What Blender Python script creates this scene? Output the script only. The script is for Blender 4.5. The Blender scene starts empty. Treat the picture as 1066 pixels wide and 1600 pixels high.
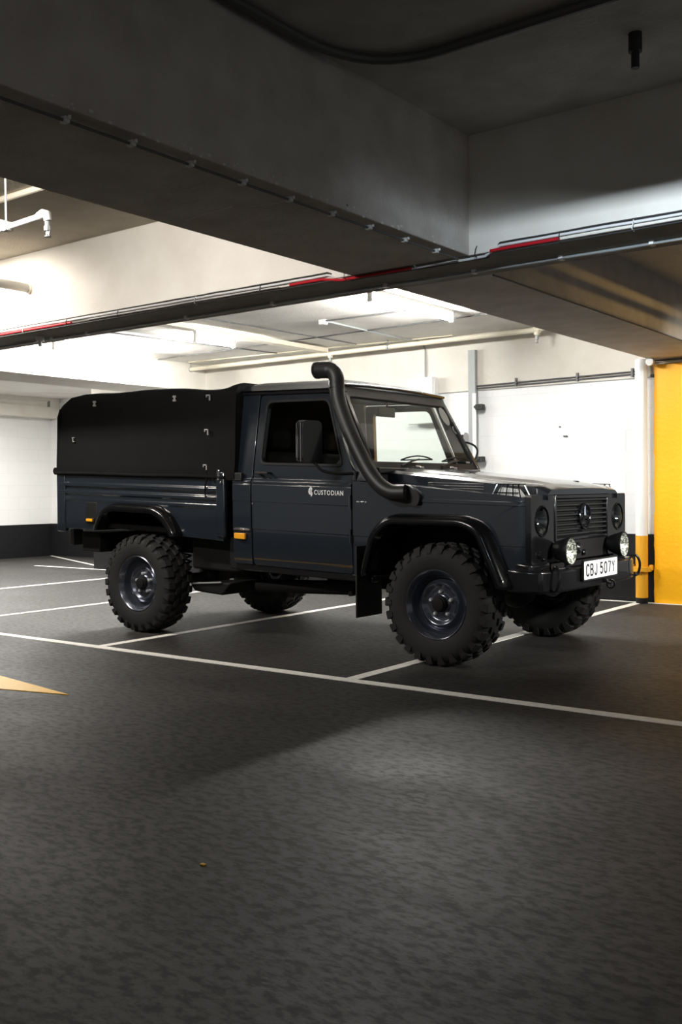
import bpy, bmesh, math, random
from mathutils import Vector, Matrix
from mathutils.geometry import tessellate_polygon
random.seed(4)
C = bpy.context.scene.collection
PI = math.pi

# ------------------------------------------------------------------ camera
cam = bpy.data.cameras.new('camera'); cam_ob = bpy.data.objects.new('camera', cam); C.objects.link(cam_ob)
cam.sensor_fit = 'VERTICAL'; cam.sensor_height = 36; cam.lens = 1558.5 / 1600 * 36
cam.clip_start = 0.05; cam.clip_end = 100
Rm = Matrix(((0.79929326, -0.00501245, 0.60092026), (0.60085517, 0.02358305, -0.79900996), (-0.01016654, 0.99970932, 0.02186153)))
cam_ob.matrix_world = Matrix.Translation((0, 0, 1.2)) @ Rm.to_4x4()
bpy.context.scene.camera = cam_ob
# ------------------------------------------------------------------ view
vs = bpy.context.scene.view_settings
vs.view_transform = 'Standard'; vs.look = 'None'; vs.exposure = 0.0; vs.gamma = 1.0; vs.use_curve_mapping = False
# ------------------------------------------------------------------ world
w = bpy.data.worlds.new('world'); bpy.context.scene.world = w; w.use_nodes = True
bg = w.node_tree.nodes['Background']; bg.inputs[0].default_value = (1.0, 0.98, 0.95, 1); bg.inputs[1].default_value = 0.22
TUBE = 610.0          # radiance of the fluorescent tubes in the far bay
def area(loc, aim, sx, sy, power, color, spread=180):
    l = bpy.data.lights.new('area_lamp', 'AREA'); l.shape = 'RECTANGLE'; l.size = sx; l.size_y = sy
    l.energy = power; l.color = color; l.spread = math.radians(spread)
    o = bpy.data.objects.new('area_lamp', l); C.objects.link(o); o.location = loc
    o.rotation_euler = (Vector(aim) - Vector(loc)).to_track_quat('-Z', 'Y').to_euler()
    return o
# lamps of the bay the photographer stands in (out of frame); the last is added to brighten the far left wall
area((-7.4, 4.3, 3.02), (-7.4, 4.75, 2.2), 1.4, 0.12, 85, (1.0, 0.93, 0.84), 150)
area((-4.75, 2.2, 3.0), (-4.6, 4.95, 2.1), 1.0, 0.10, 40, (1.0, 0.95, 0.9), 115)
area((-0.9, 1.6, 2.57), (-1.6, 4.95, 2.57), 0.55, 0.03, 17, (0.76, 0.88, 1.0), 55)
area((-13.4, 8.6, 2.95), (-13.4, 8.6, 0), 0.12, 1.4, 370, (1.0, 0.97, 0.92))
# added amber lamp, masked by slats to stripe the tan beam, lamp over the yellow pillar, lamp ahead of the truck
area((-0.55, 8.2, 2.60), (-2.94, 8.2, 2.60), 2.0, 0.012, 4.2, (1.0, 0.62, 0.2), 100)
area((-1.3, 8.2, 2.7), (-3.2, 10.1, 1.2), 0.9, 0.15, 17, (1.0, 0.95, 0.85), 70)
area((1.2, 6.3, 2.3), (-2.75, 6.7, 0.75), 0.5, 0.2, 11, (1.0, 0.97, 0.92), 30)

# ------------------------------------------------------------------ materials
MATS = {}
def mat(name, color, rough=0.5, metal=0.0, spec=0.5, coat=0.0, coat_rough=0.03, noise=None, bump=None, emis=None, rough_noise=None, sheen=0):
    m = bpy.data.materials.new(name); m.use_nodes = True; nt = m.node_tree; b = nt.nodes['Principled BSDF']
    b.inputs['Base Color'].default_value = (*color, 1); b.inputs['Roughness'].default_value = rough
    b.inputs['Metallic'].default_value = metal; b.inputs['Specular IOR Level'].default_value = spec
    b.inputs['Coat Weight'].default_value = coat; b.inputs['Coat Roughness'].default_value = coat_rough
    if sheen: b.inputs['Sheen Weight'].default_value = sheen
    tc = nt.nodes.new('ShaderNodeTexCoord')
    if noise:       # (scale, second colour, low, high)
        n = nt.nodes.new('ShaderNodeTexNoise'); n.inputs['Scale'].default_value = noise[0]; n.inputs['Detail'].default_value = 6
        nt.links.new(tc.outputs['Object'], n.inputs['Vector'])
        r = nt.nodes.new('ShaderNodeValToRGB'); r.color_ramp.elements[0].position = noise[2]; r.color_ramp.elements[1].position = noise[3]
        r.color_ramp.elements[0].color = (*color, 1); r.color_ramp.elements[1].color = (*noise[1], 1)
        nt.links.new(n.outputs['Fac'], r.inputs[0]); nt.links.new(r.outputs[0], b.inputs['Base Color'])
    if rough_noise:  # (scale, lo, hi)
        n = nt.nodes.new('ShaderNodeTexNoise'); n.inputs['Scale'].default_value = rough_noise[0]; n.inputs['Detail'].default_value = 5
        nt.links.new(tc.outputs['Object'], n.inputs['Vector'])
        mr = nt.nodes.new('ShaderNodeMapRange'); mr.inputs['From Min'].default_value = .3; mr.inputs['From Max'].default_value = .7
        mr.inputs['To Min'].default_value = rough_noise[1]; mr.inputs['To Max'].default_value = rough_noise[2]
        nt.links.new(n.outputs['Fac'], mr.inputs[0]); nt.links.new(mr.outputs[0], b.inputs['Roughness'])
    if bump:        # (scale, strength, distance)
        n = nt.nodes.new('ShaderNodeTexNoise'); n.inputs['Scale'].default_value = bump[0]; n.inputs['Detail'].default_value = 4
        nt.links.new(tc.outputs['Object'], n.inputs['Vector'])
        bp = nt.nodes.new('ShaderNodeBump'); bp.inputs['Strength'].default_value = bump[1]; bp.inputs['Distance'].default_value = bump[2]
        nt.links.new(n.outputs['Fac'], bp.inputs['Height']); nt.links.new(bp.outputs[0], b.inputs['Normal'])
    if emis:
        b.inputs['Emission Color'].default_value = (*emis[0], 1); b.inputs['Emission Strength'].default_value = emis[1]
    MATS[name] = m
    return m
mat('concrete_white', (.70, .67, .61), .8, noise=(3, (.62, .58, .51), .35, .75), bump=(30, .25, .01))
mat('concrete_grey', (.62, .585, .54), .85, noise=(5, (.50, .465, .42), .35, .7), bump=(40, .4, .01))
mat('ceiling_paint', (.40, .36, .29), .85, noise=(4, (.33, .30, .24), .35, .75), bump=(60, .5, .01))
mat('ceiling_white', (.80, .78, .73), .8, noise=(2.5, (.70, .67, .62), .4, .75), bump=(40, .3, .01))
mat('black_paint', (.009, .009, .010), .7, spec=.2, bump=(20, .3, .01))
mat('yellow_paint', (.97, .47, .003), .45, noise=(1.5, (.95, .45, .003), .35, .7), bump=(25, .3, .01))
mat('orange_paint', (.75, .36, .02), .35)
mat('white_gloss', (.78, .78, .76), .3)
mat('pipe_cream', (.78, .72, .58), .35)
mat('grey_pipe', (.42, .40, .36), .5)
mat('galvanised', (.36, .38, .38), .4, metal=.4, bump=(60, .15, .002))
mat('conduit_dark', (.10, .10, .10), .45)
mat('cable_black', (.03, .03, .03), .5)
mat('cable_red', (.45, .01, .02), .4)
mat('cable_white', (.7, .7, .7), .4)
mat('clip_white', (.8, .8, .78), .4)
mat('line_white', (.85, .83, .77), .6, noise=(30, (.55, .53, .49), .5, .85))
mat('line_yellow', (.97, .55, .02), .5, noise=(30, (.85, .46, .02), .5, .85))
mat('tube_glow', (1, 1, 1), .5, emis=((1.0, .985, .95), TUBE))
mat('crack_filler', (.72, .70, .66), .8)
# truck
mat('paint', (.0095, .0145, .0215), .28, spec=.5, coat=1.0, coat_rough=.04, bump=(1.2, .02, .02))
mat('black_gloss', (.008, .008, .009), .22, coat=.5)
mat('black_plastic', (.008, .008, .008), .5)
mat('rubber', (.018, .018, .018), .75, spec=.3, bump=(60, .3, .003))
mat('canvas', (.006, .006, .006), .95, spec=.15, bump=(4, .35, .03))
mat('rim_metal', (.10, .11, .14), .22, metal=.75, coat=.4)
mat('chrome', (.75, .75, .75), .12, metal=1)
mat('buckle', (.8, .8, .8), .35, metal=.6)
mat('chassis', (.006, .006, .006), .7, spec=.25)
mat('interior', (.02, .02, .02), .8)
mat('seat_fabric', (.04, .04, .042), .9)
mat('amber_lens', (.95, .42, .02), .25, coat=1)
mat('decal_white', (.85, .85, .85), .5)
mat('plate_white', (.88, .88, .86), .35)
mat('plate_black', (.012, .012, .012), .5)
mat('sticker', (.45, .47, .44), .5)
mat('lamp_reflector', (.92, .92, .84), .25, metal=.15, noise=(60, (.16, .16, .13), .46, .54))
mat('lens_white', (.75, .75, .70), .15, coat=1)
mat('headlamp', (.10, .11, .12), .06, metal=.9, noise=(22, (.55, .56, .56), .56, .66))
# floor material
def floor_mat():
    m = bpy.data.materials.new('floor_asphalt'); m.use_nodes = True; nt = m.node_tree; b = nt.nodes['Principled BSDF']; L = nt.links.new
    tc = nt.nodes.new('ShaderNodeTexCoord')
    n1 = nt.nodes.new('ShaderNodeTexNoise'); n1.inputs['Scale'].default_value = .9; n1.inputs['Detail'].default_value = 8; n1.inputs['Roughness'].default_value = .6
    mp = nt.nodes.new('ShaderNodeMapping'); mp.inputs['Rotation'].default_value = (0, 0, .25); mp.inputs['Scale'].default_value = (1, 2.0, 1)
    L(tc.outputs['Object'], mp.inputs['Vector']); L(mp.outputs[0], n1.inputs['Vector'])
    r1 = nt.nodes.new('ShaderNodeValToRGB'); r1.color_ramp.elements[0].position = .32; r1.color_ramp.elements[1].position = .72
    r1.color_ramp.elements[0].color = (.020, .019, .018, 1); r1.color_ramp.elements[1].color = (.046, .0435, .040, 1)
    L(n1.outputs['Fac'], r1.inputs[0])
    n2 = nt.nodes.new('ShaderNodeTexNoise'); n2.inputs['Scale'].default_value = 22; n2.inputs['Detail'].default_value = 5
    L(mp.outputs[0], n2.inputs['Vector'])
    mx = nt.nodes.new('ShaderNodeMix'); mx.data_type = 'RGBA'; mx.blend_type = 'MULTIPLY'; mx.inputs['Factor'].default_value = .6
    r2 = nt.nodes.new('ShaderNodeValToRGB'); r2.color_ramp.elements[0].position = .35; r2.color_ramp.elements[1].position = .6
    r2.color_ramp.elements[0].color = (.75, .75, .75, 1); r2.color_ramp.elements[1].color = (1.1, 1.1, 1.1, 1)
    L(n2.outputs['Fac'], r2.inputs[0]); L(r1.outputs[0], mx.inputs['A']); L(r2.outputs[0], mx.inputs['B']); L(mx.outputs['Result'], b.inputs['Base Color'])
    mr = nt.nodes.new('ShaderNodeMapRange'); mr.inputs['From Min'].default_value = .35; mr.inputs['From Max'].default_value = .65
    mr.inputs['To Min'].default_value = .55; mr.inputs['To Max'].default_value = .66
    L(n1.outputs['Fac'], mr.inputs[0]); L(mr.outputs[0], b.inputs['Roughness'])
    b.inputs['Specular IOR Level'].default_value = .5
    n3 = nt.nodes.new('ShaderNodeTexNoise'); n3.inputs['Scale'].default_value = 80; n3.inputs['Detail'].default_value = 3
    v = nt.nodes.new('ShaderNodeTexVoronoi'); v.inputs['Scale'].default_value = 38; v.feature = 'SMOOTH_F1'
    L(tc.outputs['Object'], n3.inputs['Vector']); L(tc.outputs['Object'], v.inputs['Vector'])
    n4 = nt.nodes.new('ShaderNodeTexNoise'); n4.inputs['Scale'].default_value = 16; n4.inputs['Detail'].default_value = 7; n4.inputs['Roughness'].default_value = .65
    L(mp.outputs[0], n4.inputs['Vector']); sp = nt.nodes.new('ShaderNodeMapRange'); sp.inputs['From Min'].default_value = .42; sp.inputs['From Max'].default_value = .56
    sp.inputs['To Min'].default_value = .16; sp.inputs['To Max'].default_value = .46; L(n4.outputs['Fac'], sp.inputs[0]); L(sp.outputs[0], b.inputs['Specular IOR Level'])
    vm = nt.nodes.new('ShaderNodeMath'); vm.operation = 'MULTIPLY'; vm.inputs[1].default_value = .15; L(v.outputs['Distance'], vm.inputs[0])
    ad = nt.nodes.new('ShaderNodeMath'); ad.operation = 'ADD'; n3.inputs['Roughness'].default_value = .7; L(n3.outputs['Fac'], ad.inputs[0]); L(vm.outputs[0], ad.inputs[1])
    bp = nt.nodes.new('ShaderNodeBump'); bp.inputs['Strength'].default_value = .4; bp.inputs['Distance'].default_value = .002
    L(ad.outputs[0], bp.inputs['Height']); L(bp.outputs[0], b.inputs['Normal'])
    MATS['floor'] = m
floor_mat()
def block_mat(name, c):
    m = bpy.data.materials.new(name); m.use_nodes = True; nt = m.node_tree; b = nt.nodes['Principled BSDF']; L = nt.links.new
    tc = nt.nodes.new('ShaderNodeTexCoord'); mp = nt.nodes.new('ShaderNodeMapping'); L(tc.outputs['Object'], mp.inputs['Vector'])
    sx = nt.nodes.new('ShaderNodeSeparateXYZ'); L(mp.outputs[0], sx.inputs[0])
    ad = nt.nodes.new('ShaderNodeMath'); ad.operation = 'ADD'; L(sx.outputs[0], ad.inputs[0]); L(sx.outputs[1], ad.inputs[1])
    cx = nt.nodes.new('ShaderNodeCombineXYZ'); L(ad.outputs[0], cx.inputs[0]); L(sx.outputs[2], cx.inputs[1])
    br = nt.nodes.new('ShaderNodeTexBrick'); br.inputs['Scale'].default_value = 1; br.inputs['Brick Width'].default_value = .45
    br.inputs['Row Height'].default_value = .225; br.inputs['Mortar Size'].default_value = .006; br.inputs['Mortar Smooth'].default_value = .6
    br.inputs['Color1'].default_value = (*c, 1); br.inputs['Color2'].default_value = tuple(x * .985 for x in c) + (1,); br.inputs['Mortar'].default_value = tuple(x * .93 for x in c) + (1,)
    L(cx.outputs[0], br.inputs['Vector']); L(br.outputs['Color'], b.inputs['Base Color'])
    b.inputs['Roughness'].default_value = .55
    bp = nt.nodes.new('ShaderNodeBump'); bp.inputs['Strength'].default_value = .25; bp.inputs['Distance'].default_value = .004; bp.invert = True
    L(br.outputs['Fac'], bp.inputs['Height']); L(bp.outputs[0], b.inputs['Normal'])
    MATS[name] = m
block_mat('block_white', (.80, .80, .79))
def glass_mat(name, tint, base=.022):
    m = bpy.data.materials.new(name); m.use_nodes = True; nt = m.node_tree; nt.nodes.clear(); L = nt.links.new
    out = nt.nodes.new('ShaderNodeOutputMaterial'); mx = nt.nodes.new('ShaderNodeMixShader'); lw = nt.nodes.new('ShaderNodeLayerWeight'); lw.inputs['Blend'].default_value = .5
    pw = nt.nodes.new('ShaderNodeMath'); pw.operation = 'POWER'; pw.inputs[1].default_value = 5; L(lw.outputs['Facing'], pw.inputs[0])
    ma = nt.nodes.new('ShaderNodeMath'); ma.operation = 'MULTIPLY_ADD'; ma.inputs[1].default_value = .9; ma.inputs[2].default_value = base; L(pw.outputs[0], ma.inputs[0])
    tr = nt.nodes.new('ShaderNodeBsdfTransparent'); tr.inputs[0].default_value = (*tint, 1); gl = nt.nodes.new('ShaderNodeBsdfGlossy'); gl.inputs['Roughness'].default_value = .01
    L(ma.outputs[0], mx.inputs[0]); L(tr.outputs[0], mx.inputs[1]); L(gl.outputs[0], mx.inputs[2]); L(mx.outputs[0], out.inputs[0])
    MATS[name] = m
glass_mat('glass_clear', (.95, .975, .96)); glass_mat('glass_tint', (.68, .72, .70))

# ------------------------------------------------------------------ helpers
TILT = 0.036
class MB:
    """collects shapes into one bmesh"""
    def __init__(s): s.bm = bmesh.new()
    def face(s, vs_):
        try: s.bm.faces.new(vs_)
        except ValueError: pass
    def box(s, lo, hi, rot=None, piv=None):
        vs_ = []
        for z in (lo[2], hi[2]):
            for x, y in ((lo[0], lo[1]), (hi[0], lo[1]), (hi[0], hi[1]), (lo[0], hi[1])):
                p = Vector((x, y, z))
                if rot is not None: p = rot @ (p - Vector(piv)) + Vector(piv)
                vs_.append(s.bm.verts.new(p))
        for f in ((0, 3, 2, 1), (4, 5, 6, 7), (0, 1, 5, 4), (1, 2, 6, 5), (2, 3, 7, 6), (3, 0, 4, 7)): s.face([vs_[i] for i in f])
        return s
    def hexa(s, pts):      # eight points: four below, four above (same winding)
        v = [s.bm.verts.new(p) for p in pts]
        for f in ((0, 3, 2, 1), (4, 5, 6, 7), (0, 1, 5, 4), (1, 2, 6, 5), (2, 3, 7, 6), (3, 0, 4, 7)): s.face([v[i] for i in f])
        return s
    def tube(s, pts, r, n=12, cap=True):
        pts = [Vector(p) for p in pts]; rs = r if isinstance(r, (list, tuple)) else [r] * len(pts)
        t = (pts[1] - pts[0]).normalized(); up = Vector((0, 0, 1)) if abs(t.z) < .9 else Vector((1, 0, 0))
        nrm = t.cross(up).normalized(); rings = []
        for i, p in enumerate(pts):
            if i == 0: tt = pts[1] - pts[0]
            elif i == len(pts) - 1: tt = pts[-1] - pts[-2]
            else: tt = (pts[i + 1] - p).normalized() + (p - pts[i - 1]).normalized()
            tt.normalize(); nrm = (nrm - tt * nrm.dot(tt)).normalized(); bn = tt.cross(nrm)
            rings.append([s.bm.verts.new(p + (nrm * math.cos(2 * PI * k / n) + bn * math.sin(2 * PI * k / n)) * rs[i]) for k in range(n)])
        for a, b in zip(rings, rings[1:]):
            for k in range(n): s.face((a[k], a[(k + 1) % n], b[(k + 1) % n], b[k]))
        if cap: s.face(rings[0][::-1]); s.face(rings[-1])
        return s
    def lathe(s, prof, center, axis=(0, 1, 0), n=48, close=False):   # prof: (radius, offset along axis)
        ax = Vector(axis).normalized(); u = ax.cross(Vector((0, 0, 1)) if abs(ax.z) < .9 else Vector((1, 0, 0))).normalized(); v = ax.cross(u); c = Vector(center)
        rings = []
        for r, o in prof:
            if r < 1e-6: rings.append([s.bm.verts.new(c + ax * o)])
            else: rings.append([s.bm.verts.new(c + ax * o + (u * math.cos(2 * PI * k / n) + v * math.sin(2 * PI * k / n)) * r) for k in range(n)])
        pairs = list(zip(rings, rings[1:]))
        if close: pairs.append((rings[-1], rings[0]))
        for a, b in pairs:
            for k in range(n):
                k2 = (k + 1) % n
                if len(a) == 1 and len(b) == 1: continue
                if len(a) == 1: s.face((a[0], b[k2], b[k]))
                elif len(b) == 1: s.face((a[k], a[k2], b[0]))
                else: s.face((a[k], a[k2], b[k2], b[k]))
        return s
    def prism(s, outer, holes, f0, f1, cuts=(), prof=None):
        """2-D polygon with holes; f0 / f1 map (a, b) to the two faces; cuts = [(co, no)] planes of extra edges"""
        loops = [outer] + list(holes)
        tris = tessellate_polygon([[Vector((p[0], p[1], 0)) for p in lp] for lp in loops])
        flat = [p for lp in loops for p in lp]
        A = [s.bm.verts.new(f0(*p)) for p in flat]; B = [s.bm.verts.new(f1(*p)) for p in flat]
        for t in tris: s.face([A[i] for i in t]); s.face([B[i] for i in reversed(t)])
        o = 0
        for lp in loops:
            n = len(lp)
            for k in range(n): s.face((A[o + k], A[o + (k + 1) % n], B[o + (k + 1) % n], B[o + k]))
            o += n
        for co, no in cuts:
            bmesh.ops.bisect_plane(s.bm, geom=s.bm.verts[:] + s.bm.edges[:] + s.bm.faces[:], plane_co=co, plane_no=no, dist=1e-5)
        return s
    def sheet(s, rows):      # closed? no: grid of points
        V = [[s.bm.verts.new(p) for p in r] for r in rows]
        for a, b in zip(V, V[1:]):
            for k in range(len(a) - 1): s.face((a[k], a[k + 1], b[k + 1], b[k]))
        return V
    def build(s, name, m, parent=None, tilt=False, bevel=0, seg=2, smooth=30, mirror=False):
        bm = s.bm
        if mirror:
            for v in bm.verts: v.co.y = 2 * YC - v.co.y
        if tilt:
            for v in bm.verts: v.co.z -= TILT * (v.co.x + 4.8)
        bmesh.ops.recalc_face_normals(bm, faces=bm.faces[:])
        me = bpy.data.meshes.new(name)
        org = Vector((0, 0, 0))
        base = parent_origin.get(parent.name, Vector((0, 0, 0))) if parent else Vector((0, 0, 0))
        bb = [v.co for v in bm.verts]
        lo = Vector((min(c.x for c in bb), min(c.y for c in bb), min(c.z for c in bb))); hi = Vector((max(c.x for c in bb), max(c.y for c in bb), max(c.z for c in bb)))
        org = Vector(((lo.x + hi.x) / 2, (lo.y + hi.y) / 2, lo.z)) if not name.split('_')[0] in KEEP0 else Vector((0, 0, 0))
        for v in bm.verts: v.co -= org
        bm.to_mesh(me); bm.free()
        me.materials.append(MATS[m] if isinstance(m, str) else m)
        if smooth is not None:
            me.polygons.foreach_set('use_smooth', [True] * len(me.polygons)); me.set_sharp_from_angle(angle=math.radians(smooth))
        o = bpy.data.objects.new(name, me); C.objects.link(o); o.location = org - base
        parent_origin[o.name] = org
        if parent: o.parent = parent
        if bevel:
            md = o.modifiers.new('bevel', 'BEVEL'); md.width = bevel; md.segments = seg; md.limit_method = 'ANGLE'; md.angle_limit = math.radians(35); md.harden_normals = False
        return o
KEEP0 = ('floor', 'ceiling', 'wall', 'trim', 'baseboard')
parent_origin = {}
def tag(o, label=None, cat=None, group=None, kind=None):
    if label: o['label'] = label
    if cat: o['category'] = cat
    if group: o['group'] = group
    if kind: o['kind'] = kind
    return o
def empty(name, loc, label, cat, group=None):
    o = bpy.data.objects.new(name, None); C.objects.link(o); o.location = loc; o.empty_display_size = .2
    parent_origin[o.name] = Vector(loc)
    return tag(o, label, cat, group)
def arc_pts(p, q, c, n=6):     # quadratic curve from p to q with control c
    p, q, c = Vector(p), Vector(q), Vector(c)
    return [p * (1 - t) ** 2 + c * 2 * t * (1 - t) + q * t * t for t in [i / n for i in range(n + 1)]]
def catmull(pts, n=6):
    P = [Vector(p) for p in pts]; P = [P[0] * 2 - P[1]] + P + [P[-1] * 2 - P[-2]]; out = []
    for i in range(1, len(P) - 2):
        for k in range(n):
            t = k / n; a, b, c, d = P[i - 1:i + 3]
            out.append(.5 * ((2 * b) + (c - a) * t + (2 * a - 5 * b + 4 * c - d) * t * t + (3 * b - a - 3 * c + d) * t ** 3))
    out.append(P[-2]); return out
def struct(o): o['kind'] = 'structure'; return o

# ================================================================== THE SETTING
ZS = 2.512        # beam soffits
struct(MB().box((-18, -7, -.3), (6, 14, 0)).build('floor', 'floor', smooth=None))
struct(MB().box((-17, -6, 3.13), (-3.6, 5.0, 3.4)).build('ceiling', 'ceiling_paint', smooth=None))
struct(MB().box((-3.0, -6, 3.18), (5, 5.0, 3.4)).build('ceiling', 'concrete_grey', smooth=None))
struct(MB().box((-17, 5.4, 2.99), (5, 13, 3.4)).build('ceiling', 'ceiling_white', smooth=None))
# beams
struct(MB().box((-3.63, -6, ZS), (-2.80, 4.95, 3.3)).build('trim_1', 'concrete_grey', smooth=None, bevel=.008))
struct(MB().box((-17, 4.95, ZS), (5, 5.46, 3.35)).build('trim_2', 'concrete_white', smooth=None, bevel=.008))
tb = bpy.data.objects['trim_2'].data; tb.materials.append(mat('concrete_shaded', (.30, .28, .25), .85, noise=(5, (.22, .205, .18), .35, .7)))
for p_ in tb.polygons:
    if p_.normal.z < -.9: p_.material_index = 1  # underside shade put into a darker concrete colour
struct(MB().box((-3.64, 5.46, ZS), (-2.94, 10.22, 3.3)).build('trim_3', 'concrete_grey', smooth=None, bevel=.008))
struct(MB().box((-10.85, 5.46, 2.61), (-10.05, 10.22, 3.3)).build('trim_4', 'concrete_white', smooth=None, bevel=.008))
# walls
struct(MB().box((-12.55, 10.22, 0), (-2.93, 10.6, 3.2)).build('wall_back', 'block_white', smooth=None))
struct(MB().box((-17, 12.0, 0), (-12.55, 12.4, 3.2)).build('wall_back_recess', 'block_white', smooth=None))
struct(MB().box((-12.7, 10.6, 0), (-12.55, 12.0, 3.2)).build('wall_recess_side', 'block_white', smooth=None))
struct(MB().box((-16.4, -6, 0), (-16, 12.0, 3.2)).build('wall_left', 'block_white', smooth=None))
struct(MB().box((-12.55, 10.19, 2.335), (-3.64, 10.22, 3.0)).build('trim_5', 'concrete_white', smooth=None, bevel=.01))
struct(MB().box((-16.0, -6, 2.62), (-15.7, 12.0, 3.0)).build('trim_6', 'concrete_white', smooth=None, bevel=.01))
struct(MB().box((-12.55, 10.195, 0), (-3.61, 10.22, .71)).build('baseboard_back', 'black_paint', smooth=None))
struct(MB().box((-16.0, -6, 0), (-15.975, 12.0, .615)).build('baseboard_left', 'black_paint', smooth=None))
struct(MB().box((-15.975, 11.975, 0), (-12.7, 12.0, .615)).build('baseboard_recess', 'black_paint', smooth=None))
struct(MB().box((-12.575, 10.22, 0), (-12.55, 10.6, .615)).build('baseboard_corner', 'black_paint', smooth=None))

# yellow pillar
pts = [(-3.60, 0.0)]
for i in range(1, 40):
    pts.append((-3.60 + random.uniform(-.006, .006), i * .06))
pts += [(-3.60, 2.455), (-2.92, 2.455), (-2.92, 0)]
pil = MB().prism(pts, [], lambda a, b: (a, 10.16, b), lambda a, b: (a, 10.218, b)).build('pillar', 'yellow_paint', smooth=None, bevel=.004)
tag(pil, 'wide bright yellow painted pillar face at the right edge beside the white pipe', 'pillar')

# painted lines on the floor
def line(x0, y0, x1, y1, w_, label, m='line_white', name='bay_line'):
    d = Vector((x1 - x0, y1 - y0, 0)); n = Vector((-d.y, d.x, 0)).normalized() * w_ / 2
    a, b = Vector((x0, y0, 0)), Vector((x1, y1, 0)); N = max(2, int(d.length / .25)); rows = []
    b_ = MB(); lo = []; hi = []
    for i in range(N + 1):
        p = a + d * i / N; j1 = random.uniform(-.003, .003); j2 = random.uniform(-.003, .003); u = n.normalized()
        lo.append(p - n + u * j1); hi.append(p + n + u * j2)
    T = Vector((0, 0, .004))
    b_.prism([(p.x, p.y) for p in lo] + [(p.x, p.y) for p in reversed(hi)], [], lambda a_, c_: (a_, c_, .004), lambda a_, c_: (a_, c_, 0.0))
    return tag(b_.build(name, m, smooth=None), label, 'painted line', 'white painted bay lines' if m == 'line_white' else None)
line(-14, 5.035, 1.5, 5.035, .085, 'long white line across the floor in front of the truck')
line(-3.745, 5.08, -3.745, 10.12, .085, 'white bay line passing under the front wheels to the yellow pillar')
line(-6.17, 5.08, -6.17, 10.18, .085, 'white bay line starting by the near rear wheel and passing under the cab')
line(-8.55, 5.08, -8.55, 10.18, .085, 'white bay line just behind the tailgate, nearer of the two on the left')
line(-10.99, 5.08, -10.99, 10.18, .085, 'white bay line further left behind the truck, farther of the two')
line(-14, 10.15, 1.5, 10.145, .055, 'thin white line along the foot of the back wall')
line(-15.9, 11.9, -12.62, 10.47, .05, 'thin faint diagonal line in the far left corner')
ar = MB().prism([(-4.846, 3.737), (-6.10, 3.925), (-6.02, 3.78), (-8.2, 3.78), (-8.2, 3.62), (-6.02, 3.62), (-5.98, 3.44)], [], lambda a, b: (a, b, .004), lambda a, b: (a, b, 0)).build('painted_arrow', 'line_yellow', smooth=None)
tag(ar, 'yellow painted arrow tip on the dark floor at the left edge', 'painted arrow')
pb = MB(); pb.box((-2.285, 2.262, 0), (-2.265, 2.276, .004)); tag(pb.build('paper_scrap', 'line_yellow', smooth=None, bevel=.001), 'tiny yellow scrap on the dark floor in the foreground', 'litter')

# ---------------------------------------------------------------- pipes, conduits, lamps
def batten(x, y0, y1, z, label):
    t = empty('ceiling_lamp', (x, (y0 + y1) / 2, z), label, 'lamp', 'fluorescent ceiling lamps')
    MB().box((x - .025, y0, z - .035), (x + .025, y1, z)).build('lamp_housing', 'white_gloss', t, bevel=.005)
    MB().tube([(x, y0 + .03, z - .095), (x, y1 - .03, z - .095)], .018, 12).build('tube', 'tube_glow', t)
    for yy in (y0 + .015, y1 - .015): MB().box((x - .02, yy - .012, z - .12), (x + .02, yy + .012, z - .035)).build('tube_holder', 'white_gloss', t)
    return t
batten(-5.12, 7.25, 8.7, 2.99, 'bright fluorescent ceiling lamp above the cab, nearest the tan beam')
batten(-9.66, 7.3, 8.75, 2.99, 'bright fluorescent ceiling lamp at the far left above the canvas canopy')
batten(-8.0, 7.95, 8.6, 2.99, 'short glowing ceiling lamp in the middle between the other two')

def sprinkler(x, y, z, parent):
    h = MB().tube([(x, y, z), (x, y, z - .035)], .016, 10).tube([(x, y, z - .03), (x, y, z - .055)], .022, 8).tube([(x, y, z - .05), (x, y, z - .075)], .007, 8).tube([(x - .014, y, z - .05), (x - .01, y, z - .085)], .003, 6).tube([(x + .014, y, z - .05), (x + .01, y, z - .085)], .003, 6)
    h.lathe([(0, 0), (.02, 0), (.02, -.004), (0, -.004)], (x, y, z - .085), (0, 0, 1), 14)
    return h.build('sprinkler_head', 'galvanised', parent)
# main back pipe
t = empty('sprinkler_pipe', (-7.6, 9.9, 2.905), 'long cream sprinkler pipe under the ceiling along the back wall', 'pipe')
MB().tube([(-10.37, 9.9, 2.905), (-4.78, 9.9, 2.905)], .028, 14).build('pipe_run', 'pipe_cream', t)
for x in (-10.37, -4.78):
    MB().tube([(x - .035, 9.9, 2.905), (x + .035, 9.9, 2.905)], .036, 14).tube([(x, 9.9, 2.91), (x, 9.9, 2.85)], .03, 12).build('elbow', 'pipe_cream', t)
MB().tube([(-4.75, 9.9, 2.905), (-4.68, 9.9, 2.905)], [.024, .006], 10).build('end_plug', 'pipe_cream', t)
MB().tube([(-7.59, 9.9, 2.91), (-7.59, 9.9, 2.85)], .03, 12).build('tee', 'pipe_cream', t)
for x in (-10.37, -7.59, -4.78): sprinkler(x, 9.9, 2.855, t)
for x in (-10.05, -6.72):
    MB().tube([(x, 9.9, 2.93), (x, 9.9, 2.99)], .008, 8).tube([(x - .012, 9.9, 2.905), (x + .012, 9.9, 2.905)], .036, 14).build('hanger', 'galvanised', t)
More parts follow.
